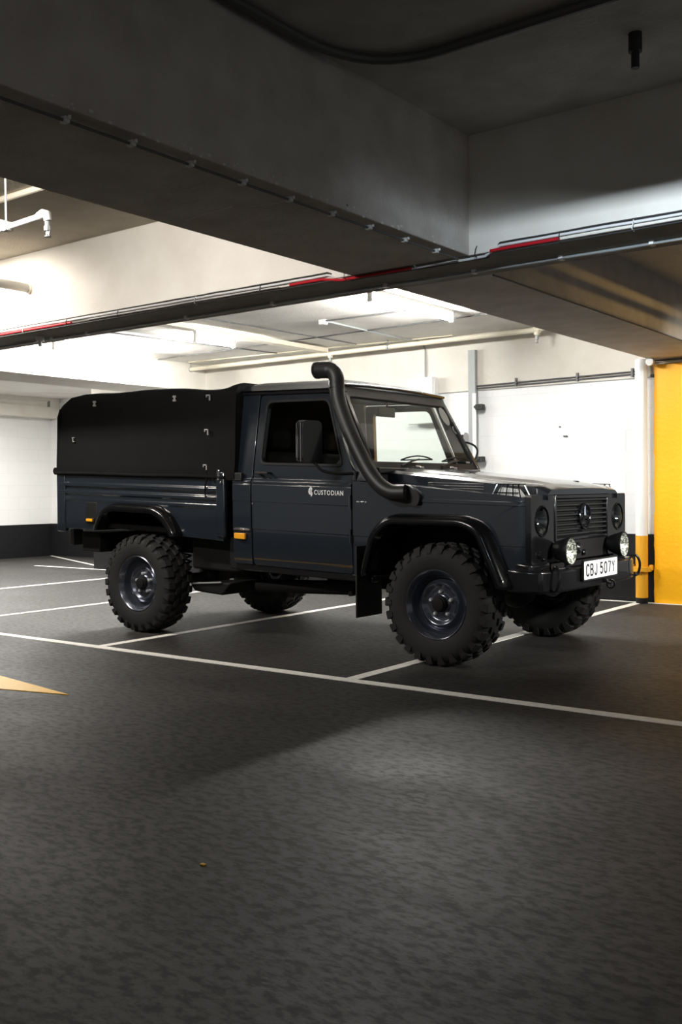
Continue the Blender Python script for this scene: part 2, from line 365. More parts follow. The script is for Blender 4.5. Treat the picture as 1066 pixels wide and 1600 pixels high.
# sprinkler pipe upper left
def seg(p, q, s): return Vector(p).lerp(Vector(q), s)
t = empty('sprinkler_pipe', (-4.7, 3.5, 2.76), 'white sprinkler pipe stub hanging on a rod at the upper left', 'pipe')
MB().tube([(-6.4, 3.5, 2.70), (-4.69, 3.5, 2.757)], .017, 14).build('pipe_run', 'white_gloss', t)
MB().tube([(-4.74, 3.5, 2.757), (-4.70, 3.5, 2.765), (-4.665, 3.5, 2.755), (-4.655, 3.5, 2.715)], [.022, .026, .026, .022], 14).build('elbow', 'white_gloss', t)
sprinkler(-4.66, 3.5, 2.718, t)
MB().tube([(-5.045, 3.5, 2.76), (-5.045, 3.5, 3.13)], .006, 8).build('hanger_rod', 'white_gloss', t)
MB().box((-5.075, 3.475, 2.725), (-5.06, 3.525, 2.79)).box((-5.03, 3.475, 2.725), (-5.015, 3.525, 2.775)).tube([(-5.08, 3.5, 2.744), (-5.01, 3.5, 2.746)], .022, 12).build('pipe_clamp', 'white_gloss', t)
pp = MB().tube([(-6.2, 3.9, 3.11), (-3.62, 3.9, 3.11)], .02, 12); tag(pp.build('ceiling_pipe', 'pipe_cream'), 'thin cream pipe fixed to the ceiling behind the sprinkler stub', 'pipe')
t = empty('drain_pipe', (-6.845, 4.4, 2.85), 'thick grey pipe running into the bright beam face at the left edge', 'pipe')
MB().tube([(-6.845, 1.0, 2.85), (-6.845, 4.93, 2.85)], .037, 20).build('pipe_run', 'grey_pipe', t)
MB().lathe([(.037, -.02), (.044, -.02), (.044, 0), (.037, 0)], (-6.845, 4.95, 2.85), (0, 1, 0), 20, True).build('collar', 'pipe_cream', t)
# conduits on foreground beam soffit
t = empty('conduit', (-2.87, 3.4, ZS - .012), 'thin conduit with pale clips along the underside of the dark foreground beam', 'conduit')
MB().tube([(-2.87, .6, ZS - .012), (-2.87, 4.94, ZS - .012)], .006, 8).build('conduit_run', 'conduit_dark', t)
for y in (1.63, 1.93, 2.235, 2.537, 2.84, 3.145, 3.455, 3.763, 4.07, 4.39, 4.7):
    MB().box((-2.885, y - .010, ZS - .021), (-2.855, y + .010, ZS)).tube([(-2.845, y, ZS), (-2.845, y, ZS - .012)], .006, 6).build('clip', 'clip_white', t)
# filler marks along the beam corner and cracks
ck = MB()
P = [(-3.507, 3.435), (-3.41, 3.42), (-3.31, 3.409), (-3.24, 3.412), (-3.17, 3.40)]
def strip(P, wd):
    for a, b in zip(P, P[1:]):
        d = Vector((b[0] - a[0], b[1] - a[1], 0)); n = Vector((-d.y, d.x, 0)).normalized() * wd
        a3, b3 = Vector((*a, ZS - .0015)), Vector((*b, ZS - .0015)); T = Vector((0, 0, .0025))
        ck.hexa([a3 - n, b3 - n, b3 + n, a3 + n, a3 - n + T, b3 - n + T, b3 + n + T, a3 + n + T])
strip(P, .005); strip([(-3.117, 3.443), (-3.08, 3.46), (-3.046, 3.473)], .004); strip([(-3.03, 3.46), (-2.97, 3.49), (-2.892, 3.481)], .005); strip([(-2.86, 3.559), (-2.83, 3.57), (-2.79, 3.565)], .003)
struct(ck.build('trim_7', 'crack_filler', smooth=None))
ch = MB()
for i in range(46):
    y = 1.9 + 2.9 * random.random() ** .7; s_ = random.uniform(.002, .006); z = ZS + random.uniform(.0, .03)
    ch.box((-2.801, y - s_ * 1.6, z - s_), (-2.7985, y + s_ * 1.6, z + s_))
struct(ch.build('trim_8', 'crack_filler', smooth=None))
# curved conduit on the dark ceiling of the right coffer
cc = [(-2.74, .9, 3.155)] + [(-2.74, 3.3, 3.155)] + arc_pts((-2.74, 3.4, 3.155), (-2.3, 3.87, 3.155), (-2.72, 3.87, 3.155), 8) + [(.8, 3.87, 3.155)]
tag(MB().tube(cc, .022, 10).build('ceiling_conduit', 'conduit_dark'), 'dark conduit bending across the unlit ceiling at the top', 'conduit')
t = empty('ceiling_sprinkler', (-1.60, 4.30, 3.18), 'small dark sprinkler head in the unlit ceiling at the upper right', 'sprinkler')
MB().tube([(-1.60, 4.30, 3.18), (-1.60, 4.30, 3.10)], .03, 12).build('body', 'cable_black', t)
MB().tube([(-1.60, 4.30, 3.10), (-1.60, 4.30, 3.03)], .018, 10).build('nozzle', 'cable_black', t)
# cables along the cross beam's near lower edge
NC = [0]
def cable(y, z, r, m, x0, x1, label, name='cable'):
    n = int((x1 - x0) / .12); pts = []; NC[0] += 1; ydip = 4.965 + .021 * {1: 3, 2: 1, 3: 0, 4: 0, 5: 0, 6: 4, 7: 2}[NC[0]]
    for i in range(n + 1):
        x = x0 + (x1 - x0) * i / n; dip = -3.72 < x < -2.72
        pts.append((x, (ydip if dip else y) + random.uniform(-.001, .001), (ZS - r - .002 if dip else z) + random.uniform(-.0015, .0015)))
    return tag(MB().tube(pts, r, 8).build(name, m), label, 'cable')
cable(4.936, ZS + .039, .0045, 'cable_black', -11, 4, 'thin black cable along the top of the cable bundle on the cross beam')
cable(4.934, ZS + .0235, .0075, 'cable_white', -11, 4, 'white conduit along the near lower edge of the cross beam')
for k, (x0, x1) in enumerate(((-7.9, -6.3), (-4.1, -3.2), (-2.66, -2.25))):
    cable(4.934, ZS + .003, .009, 'cable_red', x0, x1, ('red cable at the left end of the cross beam', 'red cable on the cross beam above the cab roof', 'red cable on the cross beam at the upper right')[k])
cable(4.934, ZS + .005, .0035, 'cable_white', -6.1, -4.2, 'slim white cable sagging on the cross beam left of the foreground beam')
cable(4.934, ZS - .016, .004, 'cable_black', -11, 4, 'thin black cable lowest in the bundle along the cross beam')
TIE = ['cable tie on the cross beam nearest the left edge', 'second cable tie from the left edge on the cross beam', 'third cable tie from the left edge on the cross beam', 'fourth cable tie from the left edge, left of the dark beam', 'last cable tie left of the dark foreground beam', 'cable tie at the left corner under the dark foreground beam', 'cable tie in the middle under the dark foreground beam', 'cable tie just right of the dark beam corner', 'cable tie on the cross beam between the dark beam and right edge', 'cable tie on the cross beam nearest the right edge']
for i, x in enumerate((-6.9, -6.35, -5.75, -4.95, -4.35, -3.66, -3.15, -2.75, -2.25, -1.85)):
    cl = MB().tube([(x, 4.945, ZS + .045), (x + .004, 4.922, ZS + .02), (x - .004, 4.925, ZS - .01), (x, 4.945, ZS - .02)], .003, 6)
    tag(cl.build('cable_tie', 'cable_black' if i % 3 else 'cable_white'), TIE[i], 'cable tie', 'ties on the cross beam cables')
t = empty('conduit', (-4, 5.29, ZS - .012), 'grey metal conduit running along the underside of the cross beam', 'conduit')
MB().tube([(-13, 5.29, ZS - .012), (4, 5.29, ZS - .012)], .009, 10).build('conduit_run', 'galvanised', t)
for x in (-8.0, -7.0, -6.55, -5.4, -4.55, -3.6, -2.96, -2.4, -1.88):
    MB().box((x - .012, 5.27, ZS - .024), (x + .012, 5.31, ZS)).build('clip', 'clip_white', t)
t = empty('junction_box', (-7.05, 5.2, ZS - .05), 'small white round fitting under the cross beam at the left', 'junction box')
MB().lathe([(0, 0), (.035, 0), (.035, .04), (0, .04)], (-7.05, 5.2, ZS - .04), (0, 0, 1), 16).build('box_body', 'clip_white', t); MB().tube([(-7.05, 5.2, ZS - .04), (-7.05, 5.2, ZS - .08)], .015, 8).build('nozzle', 'galvanised', t)
# ceiling conduits of the far bay
ZC = 2.975
def conduit(pts, r, m, label): return tag(MB().tube(pts, r, 8).build('ceiling_conduit', m), label, 'conduit')
t = empty('junction_box', (-6.45, 8.3, ZC), 'small white junction box on the far ceiling where two conduits meet', 'junction box')
MB().box((-6.49, 8.27, 2.94), (-6.42, 8.34, 2.99)).build('box_body', 'clip_white', t, bevel=.004)
conduit([(-6.42, 8.3, ZC), (-5.15, 8.37, ZC)], .009, 'conduit_dark', 'dark conduit from the junction box towards the bright lamp above the cab')
conduit([(-6.42, 8.31, ZC), (-6.46, 9.2, ZC), (-6.48, 9.9, ZC - .0)] + arc_pts((-6.42, 10.0, ZC), (-6.37, 10.175, 2.86), (-6.38, 10.175, ZC), 6) + [(-6.37, 10.175, 2.54)], .011, 'galvanised', 'grey conduit from the ceiling box bending down the back wall to the white box')
conduit([(-10.0, 9.25, ZC), (-4.2, 9.0, ZC)], .008, 'conduit_dark', 'long thin dark conduit crossing the far ceiling parallel to the cream pipe')
conduit([(-9.9, 9.72, ZC), (-5.9, 10.02, ZC)], .008, 'pipe_cream', 'thin pale conduit close to the back wall above the cream pipe')
conduit([(-8.75, 7.0, ZC), (-8.4, 9.85, ZC)], .008, 'conduit_dark', 'short dark conduit left of the middle lamp running towards the back wall')
conduit([(-7.35, 5.5, ZC), (-7.15, 9.85, ZC)], .008, 'conduit_dark', 'dark conduit beside the pale cable tray')
t = empty('cable_tray', (-7.65, 7.7, 2.93), 'long pale cable tray hung under the far ceiling running to the back wall', 'cable tray')
MB().box((-7.72, 5.5, 2.915), (-7.58, 9.85, 2.925)).box((-7.72, 5.5, 2.925), (-7.712, 9.85, 2.965)).box((-7.588, 5.5, 2.925), (-7.58, 9.85, 2.965)).build('tray', 'pipe_cream', t)
for y in (6.4, 7.8, 9.2): MB().tube([(-7.65, y, 2.92), (-7.65, y, 2.99)], .006, 6).build('hanger_rod', 'galvanised', t)
t = empty('ceiling_pipe', (-13.4, 10.9, 2.75), 'thin pipe with a drop end in the dim recess at the far left', 'pipe')
MB().tube([(-15.6, 9.2, 2.86), (-15.1, 11.3, 2.86)], .016, 8).build('pipe_run', 'grey_pipe', t); MB().tube([(-15.1, 11.3, 2.87), (-15.1, 11.3, 2.76)], .025, 8).build('drop', 'conduit_dark', t)

# back wall fittings
t = empty('channel_post', (-5.715, 10.14, .71), 'grey steel channel post fixed upright on the white wall', 'channel post')
MB().box((-5.76, 10.13, .2), (-5.67, 10.137, 2.80)).box((-5.76, 10.137, .2), (-5.753, 10.19, 2.80)).box((-5.677, 10.137, .2), (-5.67, 10.19, 2.80)).build('channel', 'galvanised', t)
MB().box((-5.70, 10.115, .2), (-5.655, 10.13, 2.30)).build('cover_strip', 'white_gloss', t)
for z in (2.14, 1.54): MB().box((-5.655, 10.10, z - .03), (-5.57, 10.18, z + .03)).box((-5.67, 10.095, z - .015), (-5.60, 10.10, z + .015)).build('bracket', 'black_plastic', t, bevel=.005)
t = empty('wall_conduit', (-4.7, 10.18, 2.375), 'pair of dark conduits clipped along the white wall from the post to the white pipe', 'conduit')
for dz in (0, -.028): MB().tube([(-5.67, 10.175, 2.385 + dz), (-3.75, 10.175, 2.405 + dz)], .009, 8).build('conduit_run', 'conduit_dark', t)
for x in (-5.17, -4.44, -3.83): MB().box((x - .01, 10.16, 2.35), (x + .01, 10.19, 2.44)).build('clip', 'conduit_dark', t)
t = empty('electric_box', (-6.38, 10.1, 1.9), 'white electric box on the back wall above the windscreen', 'electric box')
MB().box((-6.55, 10.07, 1.98), (-6.21, 10.19, 2.53)).build('box_body', 'white_gloss', t, bevel=.008); MB().box((-6.215, 10.10, 2.0), (-6.19, 10.18, 2.5)).build('side_flange', 'white_gloss', t)
t = empty('downpipe', (-3.70, 10.1, 0), 'white pipe with orange lower part standing against the wall beside the yellow pillar', 'pipe')
MB().tube([(-3.705, 10.09, .70), (-3.705, 10.09, ZS)], .062, 24).build('upper_pipe', 'white_gloss', t)
MB().tube([(-3.705, 10.09, .06), (-3.705, 10.09, .70)], .0625, 24).build('lower_pipe', 'orange_paint', t)
MB().lathe([(.0625, 0), (.10, 0), (.10, .05), (.0625, .05)], (-3.705, 10.09, .33), (0, 0, 1), 24, True).box((-3.83, 10.07, .345), (-3.79, 10.11, .40)).box((-3.62, 10.07, .345), (-3.59, 10.11, .40)).build('flange', 'orange_paint', t, bevel=.003)
MB().tube([(-3.705, 10.09, 0), (-3.705, 10.09, .06)], .06, 20).build('base', 'black_paint', t)
t = empty('junction_box', (-3.625, 10.12, 2.46), 'round white conduit box at the top corner of the yellow pillar', 'junction box')
MB().lathe([(0, 0), (.04, 0), (.04, .05), (0, .05)], (-3.595, 10.02, 2.475), (0, 1, 0), 20).build('box_body', 'white_gloss', t)
for dz, m in ((.012, 'cable_black'), (-.008, 'galvanised')): MB().tube([(-3.6, 10.10, 2.475 + dz), (1.5, 10.10, 2.475 + dz)], .007, 8).build('conduit_run', m, t)
t = MB().box((-3.63, 10.15, 2.33), (-3.60, 10.2, 2.36)); tag(t.build('bracket', 'cable_black'), 'small black bracket between the white pipe and the yellow pillar', 'bracket')
for x, z in ((-4.66, 1.87), (-4.61, 1.765), (-4.585, 1.765)):
    tag(MB().tube([(x, 10.2, z), (x, 10.22, z)], .010, 8).build('wall_fixing', 'conduit_dark'), {-4.66: 'topmost of three tiny dark fixings on the bare white wall above the bonnet', -4.61: 'lower left of three tiny dark fixings on the white wall', -4.585: 'lower right of three tiny dark fixings on the white wall'}[x], 'wall fixing', 'fixings on the white wall')
# conduit along right lower edge of tan beam
tag(MB().tube([(-2.93, 5.47, ZS - .006), (-2.93, 10.1, ZS - .006)], .006, 8).build('conduit', 'conduit_dark'), 'thin dark conduit along the lower right edge of the tan beam', 'conduit')
# lamp bodies of the lamps outside the frame, plus an added slatted mask that throws stripes on the tan beam
t = empty('ceiling_lamp', (-7.4, 4.3, 3.13), 'fluorescent lamp housing on the ceiling of the left coffer beside the cross beam', 'lamp')
MB().box((-8.15, 4.2, 3.04), (-6.65, 4.4, 3.13)).build('lamp_housing', 'white_gloss', t)
t = empty('ceiling_lamp', (-4.75, 2.2, 3.13), 'fluorescent lamp housing further back on the ceiling of the left coffer', 'lamp')
MB().box((-5.3, 2.1, 3.06), (-4.2, 2.3, 3.13)).build('lamp_housing', 'white_gloss', t)
t = empty('ceiling_lamp', (-.9, 1.5, 3.18), 'hooded lamp hung in the right coffer', 'lamp')
MB().box((-1.32, 1.4, 2.592), (-.3, 2.4, 2.60)).box((-1.32, 1.4, 2.45), (-.3, 1.42, 2.592)).build('lamp_hood', 'black_plastic', t); MB().tube([(-.9, 1.5, 2.61), (-.9, 1.5, 3.18)], .01, 8).build('hanger_rod', 'galvanised', t)
t = empty('ceiling_lamp', (-.5, 8.2, 2.99), 'added unseen lamp with light-masking slats right of the tan beam', 'lamp')
MB().box((-.52, 7.0, 2.45), (-.48, 9.4, 2.76)).box((-.53, 7.0, 2.76), (-1.15, 9.4, 2.765)).box((-.53, 7.0, 2.45), (-1.15, 9.4, 2.455)).build('lamp_housing', 'black_plastic', t); MB().tube([(-.5, 8.2, 2.76), (-.5, 8.2, 2.99)], .01, 8).build('hanger_rod', 'galvanised', t)
for z0, z1 in ((2.455, 2.581), (2.6075, 2.625), (2.643, 2.76)): MB().box((-1.155, 7.0, z0), (-1.15, 9.4, z1)).build('slat', 'black_plastic', t)
# ================================================================== THE TRUCK
YC = 6.70; YS = 5.86
truck = empty('pickup_truck', (-5.0, YC, 0), 'dark blue-grey four wheel drive pickup with black canvas canopy and snorkel', 'pickup truck')
def zt(x): return -TILT * (x + 4.8)

def yo(x, z):            # section of the cab side: inset from the widest plane
    if z > 1.285: return .028 + (z - 1.285) * .13
    if z > 1.262: return .012
    if z > 1.245: return .0
    if z > 1.235: return .006
    if z > 1.10: return 0.0
    if z > .885: return .004
    if z > .70: return .012
    return .012 + (.70 - z) * .12
LV = [1.286, 1.284, 1.263, 1.261, 1.246, 1.244, 1.236, 1.234, 1.101, 1.099, .886, .884, .70]
CUTS = [((0, 0, z), (0, 0, 1)) for z in LV]
def skin(outer, holes=(), th=.04, cuts=CUTS, f=yo, off=0.0):
    m = MB(); m.prism(outer, holes, lambda a, b: (a, 0, b), lambda a, b: (a, 1, b), cuts)
    for v in m.bm.verts:
        x, d, z = v.co
        v.co.y = YS + f(x, z) + off + (th if d > .5 else 0)
    return m
def rr(x0, z0, x1, z1, r, n=4):
    out = []
    for cx, cz, a in ((x1 - r, z0 + r, -90), (x1 - r, z1 - r, 0), (x0 + r, z1 - r, 90), (x0 + r, z0 + r, 180)):
        for k in range(n + 1): t_ = math.radians(a + 90 * k / n); out.append((cx + r * math.cos(t_), cz + r * math.sin(t_)))
    return out
def rpoly(P, r, n=4):     # round the corners of a polygon
    out = []; N = len(P)
    for i in range(N):
        p = Vector(P[i]); a = (Vector(P[i - 1]) - p); b = (Vector(P[(i + 1) % N]) - p); ra = min(r, a.length * .45, b.length * .45)
        s0 = p + a.normalized() * ra; s1 = p + b.normalized() * ra
        for k in range(n + 1):
            t_ = k / n; q = s0 * (1 - t_) ** 2 + p * 2 * t_ * (1 - t_) + s1 * t_ * t_; out.append((q.x, q.y))
    return out
def both(fn):
    for mir in (False, True): fn(mir)

# --- front arch outline shared by fender and flare
ARCHF = rpoly([(-4.145, .60), (-4.06, .90), (-3.93, 1.015), (-3.34, 1.03), (-3.22, .985), (-3.04, .60)], .06)
ARCHR = rpoly([(-7.10, .77), (-6.99, .94), (-6.88, .985), (-6.34, .985), (-6.22, .93), (-6.09, .77)], .06)
ARCHF = ARCHF[2:-2]; ARCHR = ARCHR[2:-2]
WIN = rpoly([(-5.22, 1.41), (-4.43, 1.405), (-4.60, 1.885), (-5.19, 1.88)], .05)
DOOR = rpoly([(-5.29, .60), (-4.315, .60), (-4.315, 1.36), (-4.36, 1.42), (-4.585, 1.94), (-5.27, 1.94), (-5.29, 1.41)], .03, 2)
def cab_side(mir):
    near = not mir
    m = skin([(-5.50, .60), (-5.302, .60), (-5.302, 1.41), (-5.282, 1.955), (-5.49, 1.955)]); m.build('cab_corner', 'paint', truck, True, .008, mirror=mir)
    door = skin(DOOR, [WIN]).build('door', 'paint', truck, True, .006, mirror=mir)
    g = skin(rpoly([(-5.25, 1.38), (-4.40, 1.375), (-4.58, 1.91), (-5.21, 1.905)], .04), th=.006, cuts=[], off=.014)
    g.build('window_glass', 'glass_tint' if near else 'glass_clear', door, True, mirror=mir)
    # rubber window seal
    W2 = rpoly([(-5.24, 1.39), (-4.41, 1.385), (-4.585, 1.905), (-5.208, 1.90)], .055)
    skin(W2, [WIN], th=.012, cuts=[], off=-.006).build('window_seal', 'rubber', door, True, .003, mirror=mir)
    # handle
    MB().box((-5.235, YS - .028, 1.318), (-5.10, YS - .012, 1.336)).box((-5.235, YS - .02, 1.318), (-5.215, YS + .03, 1.336)).box((-5.12, YS - .02, 1.318), (-5.10, YS + .03, 1.336)).build('door_handle', 'black_plastic', door, True, .004, mirror=mir)
    MB().tube([(-5.275, YS + .002, 1.085), (-5.275, YS - .006, 1.085)], .008, 10).build('lock', 'chrome', door, True, mirror=mir)
    for z in (1.13, .88): MB().tube([(-4.318, YS - .010, z - .05), (-4.318, YS - .010, z + .05)], .010, 8).build('hinge', 'paint', door, True, mirror=mir)
    # pillar between door and windscreen
    m = skin([(-4.302, 1.285), (-4.155, 1.285), (-4.155, 1.40), (-4.475, 1.99), (-4.56, 1.99), (-4.345, 1.43), (-4.302, 1.36)], cuts=[]); m.build('windscreen_pillar', 'paint', truck, True, .006, mirror=mir)
    m = skin([(-5.50, 1.945), (-4.50, 1.945), (-4.475, 1.99), (-5.50, 1.985)], cuts=[], off=-.015, th=.05); m.build('roof_gutter', 'black_gloss', truck, True, .005, mirror=mir)
    # cowl side + fender
    ar_ = list(reversed(ARCHF))
    fl = [(-4.302, .60)] + [ (ARCHF[0][0]-.0, .60) ] + ARCHF + [(ARCHF[-1][0], .60), (-2.90, .60), (-2.90, 1.20), (-3.0, 1.215), (-3.97, 1.27), (-4.302, 1.285)]
    def yf(x, z):
        base = 0.0 if z > .885 else .006
        if 1.15 < z < 1.175 and x > -3.8: base -= .008
        k = max(0, x + 3.02) / .12
        return base + .055 * k * k
    m = skin(fl, cuts=[((0, 0, z), (0, 0, 1)) for z in (.886, .884, 1.149, 1.151, 1.174, 1.176, 1.247)] + [((x, 0, 0), (1, 0, 0)) for x in (-3.02, -2.98, -2.94, -2.92, -3.8, -3.802)], f=yf)
    fen = m.build('front_fender', 'paint', truck, True, .01, 3, mirror=mir)
    # fender top shelf
    rows = []
    for x in [-4.30, -4.1, -3.9, -3.6, -3.3, -3.1, -3.0, -2.95, -2.90]:
        zz = 1.285 + (x + 4.30) * (-.085 / 1.4); dy = .055 * (max(0, x + 3.02) / .12) ** 2
        rows.append([(x, YS + .002 + dy, zz - .012), (x, YS + .018 + dy, zz + .003), (x, 6.0, zz + .006), (x, 6.13, zz + .008)])
    m = MB(); m.sheet(rows); bmesh.ops.solidify(m.bm, geom=m.bm.faces[:], thickness=.012); m.build('fender_top', 'paint', fen, True, mirror=mir)
    # inner wheel house
    m = MB(); rows = []
    for (x, z) in ARCHF: rows.append([(x, YS + .02, z), (x, YS + .42, z)])
    m.sheet(rows); bmesh.ops.solidify(m.bm, geom=m.bm.faces[:], thickness=.01); m.box((-4.1, YS + .42, .6), (-3.0, YS + .44, 1.1)); m.build('wheel_house', 'chassis', truck, True, mirror=mir)
    # flares
    for A, nm, w0 in ((ARCHF, 'front_flare', .12), (ARCHR, 'rear_flare', .10)):
        m = MB(); rows = []
        N = len(A); cx = sum(p[0] for p in A) / N; cz = min(p[1] for p in A)
        for i, (x, z) in enumerate(A):
            a = Vector(A[max(0, i - 1)]); b = Vector(A[min(N - 1, i + 1)]); tn = (b - a).normalized(); nrm = Vector((-tn.y, tn.x))
            if nrm.dot(Vector((x - cx, z - cz))) < 0: nrm = -nrm
            p = Vector((x, z))
            pr = [(.050, -.0), (.048, -.03), (.038, -w0 * .75), (.022, -w0 * .95), (.0, -w0), (-.022, -w0 + .004), (-.026, -w0 * .7), (-.026, .02)]
            rows.append([(p.x + nrm.x * q, YS + dy, p.y + nrm.y * q) for q, dy in pr])
        m.sheet(rows); bmesh.ops.solidify(m.bm, geom=m.bm.faces[:], thickness=.006)
        m.build(nm, 'black_gloss', truck, True, smooth=50, mirror=mir)
    # mud flaps
    MB().box((-4.20, 5.745, .285), (-4.185, 6.06, .80)).build('mud_flap', 'rubber', truck, False, .004, mirror=mir)
    # sill below the door
    MB().box((-5.50, YS + .035, .545), (-4.15, YS + .11, .605)).build('sill', 'black_gloss', truck, True, .012, mirror=mir)
    # cargo bed side
    bed = [(-7.69, .77)] + ARCHR + [(-5.60, .77), (-5.56, 1.30), (-7.69, 1.295)]
    def yb(x, z):
        v = .0
        if 1.165 < z < 1.20 or 1.095 < z < 1.13: v = -.014
        if z > 1.27: v = -.01
        if 1.13 < z < 1.165: v = .008
        if 1.03 < z < 1.06: v = -.006
        return v
    lv = [1.03, 1.06, 1.095, 1.13, 1.165, 1.20, 1.27]; cu = []
    for l in lv: cu += [((0, 0, l - .004), (0, 0, 1)), ((0, 0, l + .004), (0, 0, 1))]
    b = skin(bed, cuts=cu, f=yb); bs = b.build('bed_side', 'paint', truck, True, .006, mirror=mir)
    MB().box((-7.72, YS - .012, .74), (-7.60, YS + .03, 1.31)).build('corner_post', 'paint', bs, True, .01, mirror=mir)
    MB().box((-5.66, YS - .02, .80), (-5.565, YS + .02, 1.33)).build('corner_post', 'paint', bs, True, .012, mirror=mir)
    m = MB(); m.sheet([[(x, YS + .02, z), (x, YS + .42, z)] for x, z in ARCHR]); bmesh.ops.solidify(m.bm, geom=m.bm.faces[:], thickness=.01); m.box((-7.1, YS + .42, .62), (-6.09, YS + .44, 1.0)); m.build('wheel_house', 'chassis', truck, True, mirror=mir)
both(cab_side)
# recess and marker lamps of the near bed side
MB().prism([(-7.31, .815), (-7.155, .815), (-7.16, 1.025), (-7.305, 1.025)], [], lambda a, b: (a, YS - .004, b), lambda a, b: (a, YS + .02, b)).build('filler_recess', 'black_plastic', truck, True, .004)
MB().box((-7.30, YS - .018, .846), (-7.185, YS - .004, .884)).build('marker_surround', 'black_plastic', truck, True, .004)
tag(MB().box((-7.285, YS - .026, .852), (-7.20, YS - .016, .878)).build('side_marker', 'amber_lens', truck, True, .004), 'small amber side marker at the rear')
tag(MB().box((-5.468, YS - .018, .798), (-5.352, YS + .006, .846)).build('side_marker', 'amber_lens', truck, True, .006), 'amber side marker below the cab corner')
MB().box((-5.475, YS - .012, 1.262), (-5.385, YS + .02, 1.325)).build('air_vent', 'black_plastic', truck, True, .004)
for x0, x1, y_, z0 in ((-5.49, -5.31, YS - .004, .868),): MB().box((x0, y_, z0), (x1, y_ + .01, z0 + .012)).build('trim_strip', 'chrome', truck, True, .002)

# decal lettering on the near door
def text_mesh(txt, size, bold=0.0):
    c = bpy.data.curves.new('lettering', 'FONT'); c.body = txt; c.size = size; c.offset = bold; c.extrude = .0008; c.align_x = 'CENTER'; c.align_y = 'CENTER'; c.resolution_u = 3; c.space_character = 1.22 if len(txt) > 8 else (1.12 if txt[0] == 'C' else 1.0)
    o = bpy.data.objects.new('lettering', c); C.objects.link(o); dg = bpy.context.evaluated_depsgraph_get()
    me = bpy.data.meshes.new_from_object(o.evaluated_get(dg)); C.objects.unlink(o); bpy.data.objects.remove(o); return me
def put_text(name, txt, size, m, parent, center, sx, sz, axis, bold=0, width=None, height=None):
    """axis 'side': reads along +X on the near side (faces -Y); 'front': reads along +Y (faces +X)"""
    me = text_mesh(txt, size, bold); xs = [v.co.x for v in me.vertices]; ys = [v.co.y for v in me.vertices]
    cx, cy = (min(xs) + max(xs)) / 2, (min(ys) + max(ys)) / 2
    kx = width / (max(xs) - min(xs)) if width else sx; ky = height / (max(ys) - min(ys)) if height else sz
    base = parent_origin[parent.name]; cen = Vector(center)
    for v in me.vertices:
        a = (v.co.x - cx) * kx; b_ = (v.co.y - cy) * ky; d = v.co.z
        if axis == 'side': p = Vector((a, -d, b_ - TILT * a))
        else: p = Vector((d, a, b_))
        v.co = p
    me.materials.clear(); me.materials.append(MATS[m]); o = bpy.data.objects.new(name, me); C.objects.link(o); o.parent = parent; o.location = cen - base
    return o
doors = [o for o in truck.children if o.name.startswith('door')] if False else [o for o in bpy.data.objects if o.name == 'door']
ndoor = doors[0]
put_text('lettering', 'CUSTODIAN', .06, 'decal_white', ndoor, (-4.52, YS - .002, 1.182), 1, 1, 'side', .0008, width=.272, height=.036)
# emblem: two curling strokes
em = MB()
def blade(P, r):
    m2 = [(-4.690 + a, YS - .003, 1.192 + b) for a, b in P]
    for i in range(len(m2) - 1):
        p, q = Vector(m2[i]), Vector(m2[i + 1]); d = (q - p); n = Vector((-d.z, 0, d.x)).normalized(); T = Vector((0, .003, 0))
        em.hexa([p - n * r[i], q - n * r[i + 1], q + n * r[i + 1], p + n * r[i], p - n * r[i] + T, q - n * r[i + 1] + T, q + n * r[i + 1] + T, p + n * r[i] + T])
blade([(.006, .038), (-.004, .024), (-.014, .008), (-.012, -.008), (-.004, -.018), (.006, -.022)], [.002, .006, .007, .007, .006, .003])
blade([(.012, .030), (.010, .016), (.004, .006), (.004, -.002), (.012, -.010), (.012, -.022), (.004, -.036)], [.004, .006, .005, .005, .006, .006, .003])
em.build('emblem', 'decal_white', ndoor, smooth=None)
for bx0, bx1 in ((-4.265, -4.235), (-4.228, -4.205), (-4.190, -4.175)): MB().box((bx0, YS - .004, 1.129), (bx1, YS + .001, 1.140)).build('fender_badge', 'chrome', truck, True, .001)

# --- cab roof
rows = []
for i in range(13):
    s_ = i / 12; x = -5.50 + 1.02 * s_
    endf = 1 - .55 * max(0, (s_ - .8) / .2) ** 2 - .35 * max(0, (.12 - s_) / .12) ** 2
    row = []
    for j in range(25):
        u_ = -1 + 2 * j / 24; yy = YC + u_ * .765
        h = (1 - abs(u_) ** 7) * .085 * endf + (1 - u_ * u_) * .012
        row.append((x, yy, 1.975 + h))
    rows.append(row)
m = MB(); m.sheet(rows); bmesh.ops.solidify(m.bm, geom=m.bm.faces[:], thickness=.02); m.build('roof', 'paint', truck, True, smooth=60)
# cab back wall with window, floor, firewall
m = MB(); m.prism([(5.93, .60), (7.47, .60), (7.47, 1.3), (7.40, 1.97), (6.0, 1.97), (5.93, 1.3)], [rr(6.25, 1.42, 7.15, 1.80, .06)], lambda a, b: (-5.50, a, b), lambda a, b: (-5.46, a, b)); m.build('cab_back_panel', 'paint', truck, True, .006)
MB().box((-5.485, 6.22, 1.39), (-5.475, 7.18, 1.83)).build('rear_window_glass', 'glass_tint', truck, True)
MB().box((-5.46, 5.94, .58), (-4.15, 7.46, .62)).box((-4.19, 5.94, .6), (-4.15, 7.46, 1.34)).build('cab_floor', 'interior', truck, True)
# headliner / header
m = MB(); rows = [[(x, YC + u_ * .70, 1.955) for u_ in (-1, 1)] for x in (-5.46, -4.55)]; m.sheet(rows); bmesh.ops.solidify(m.bm, geom=m.bm.faces[:], thickness=.02); m.build('headliner', 'interior', truck, True)
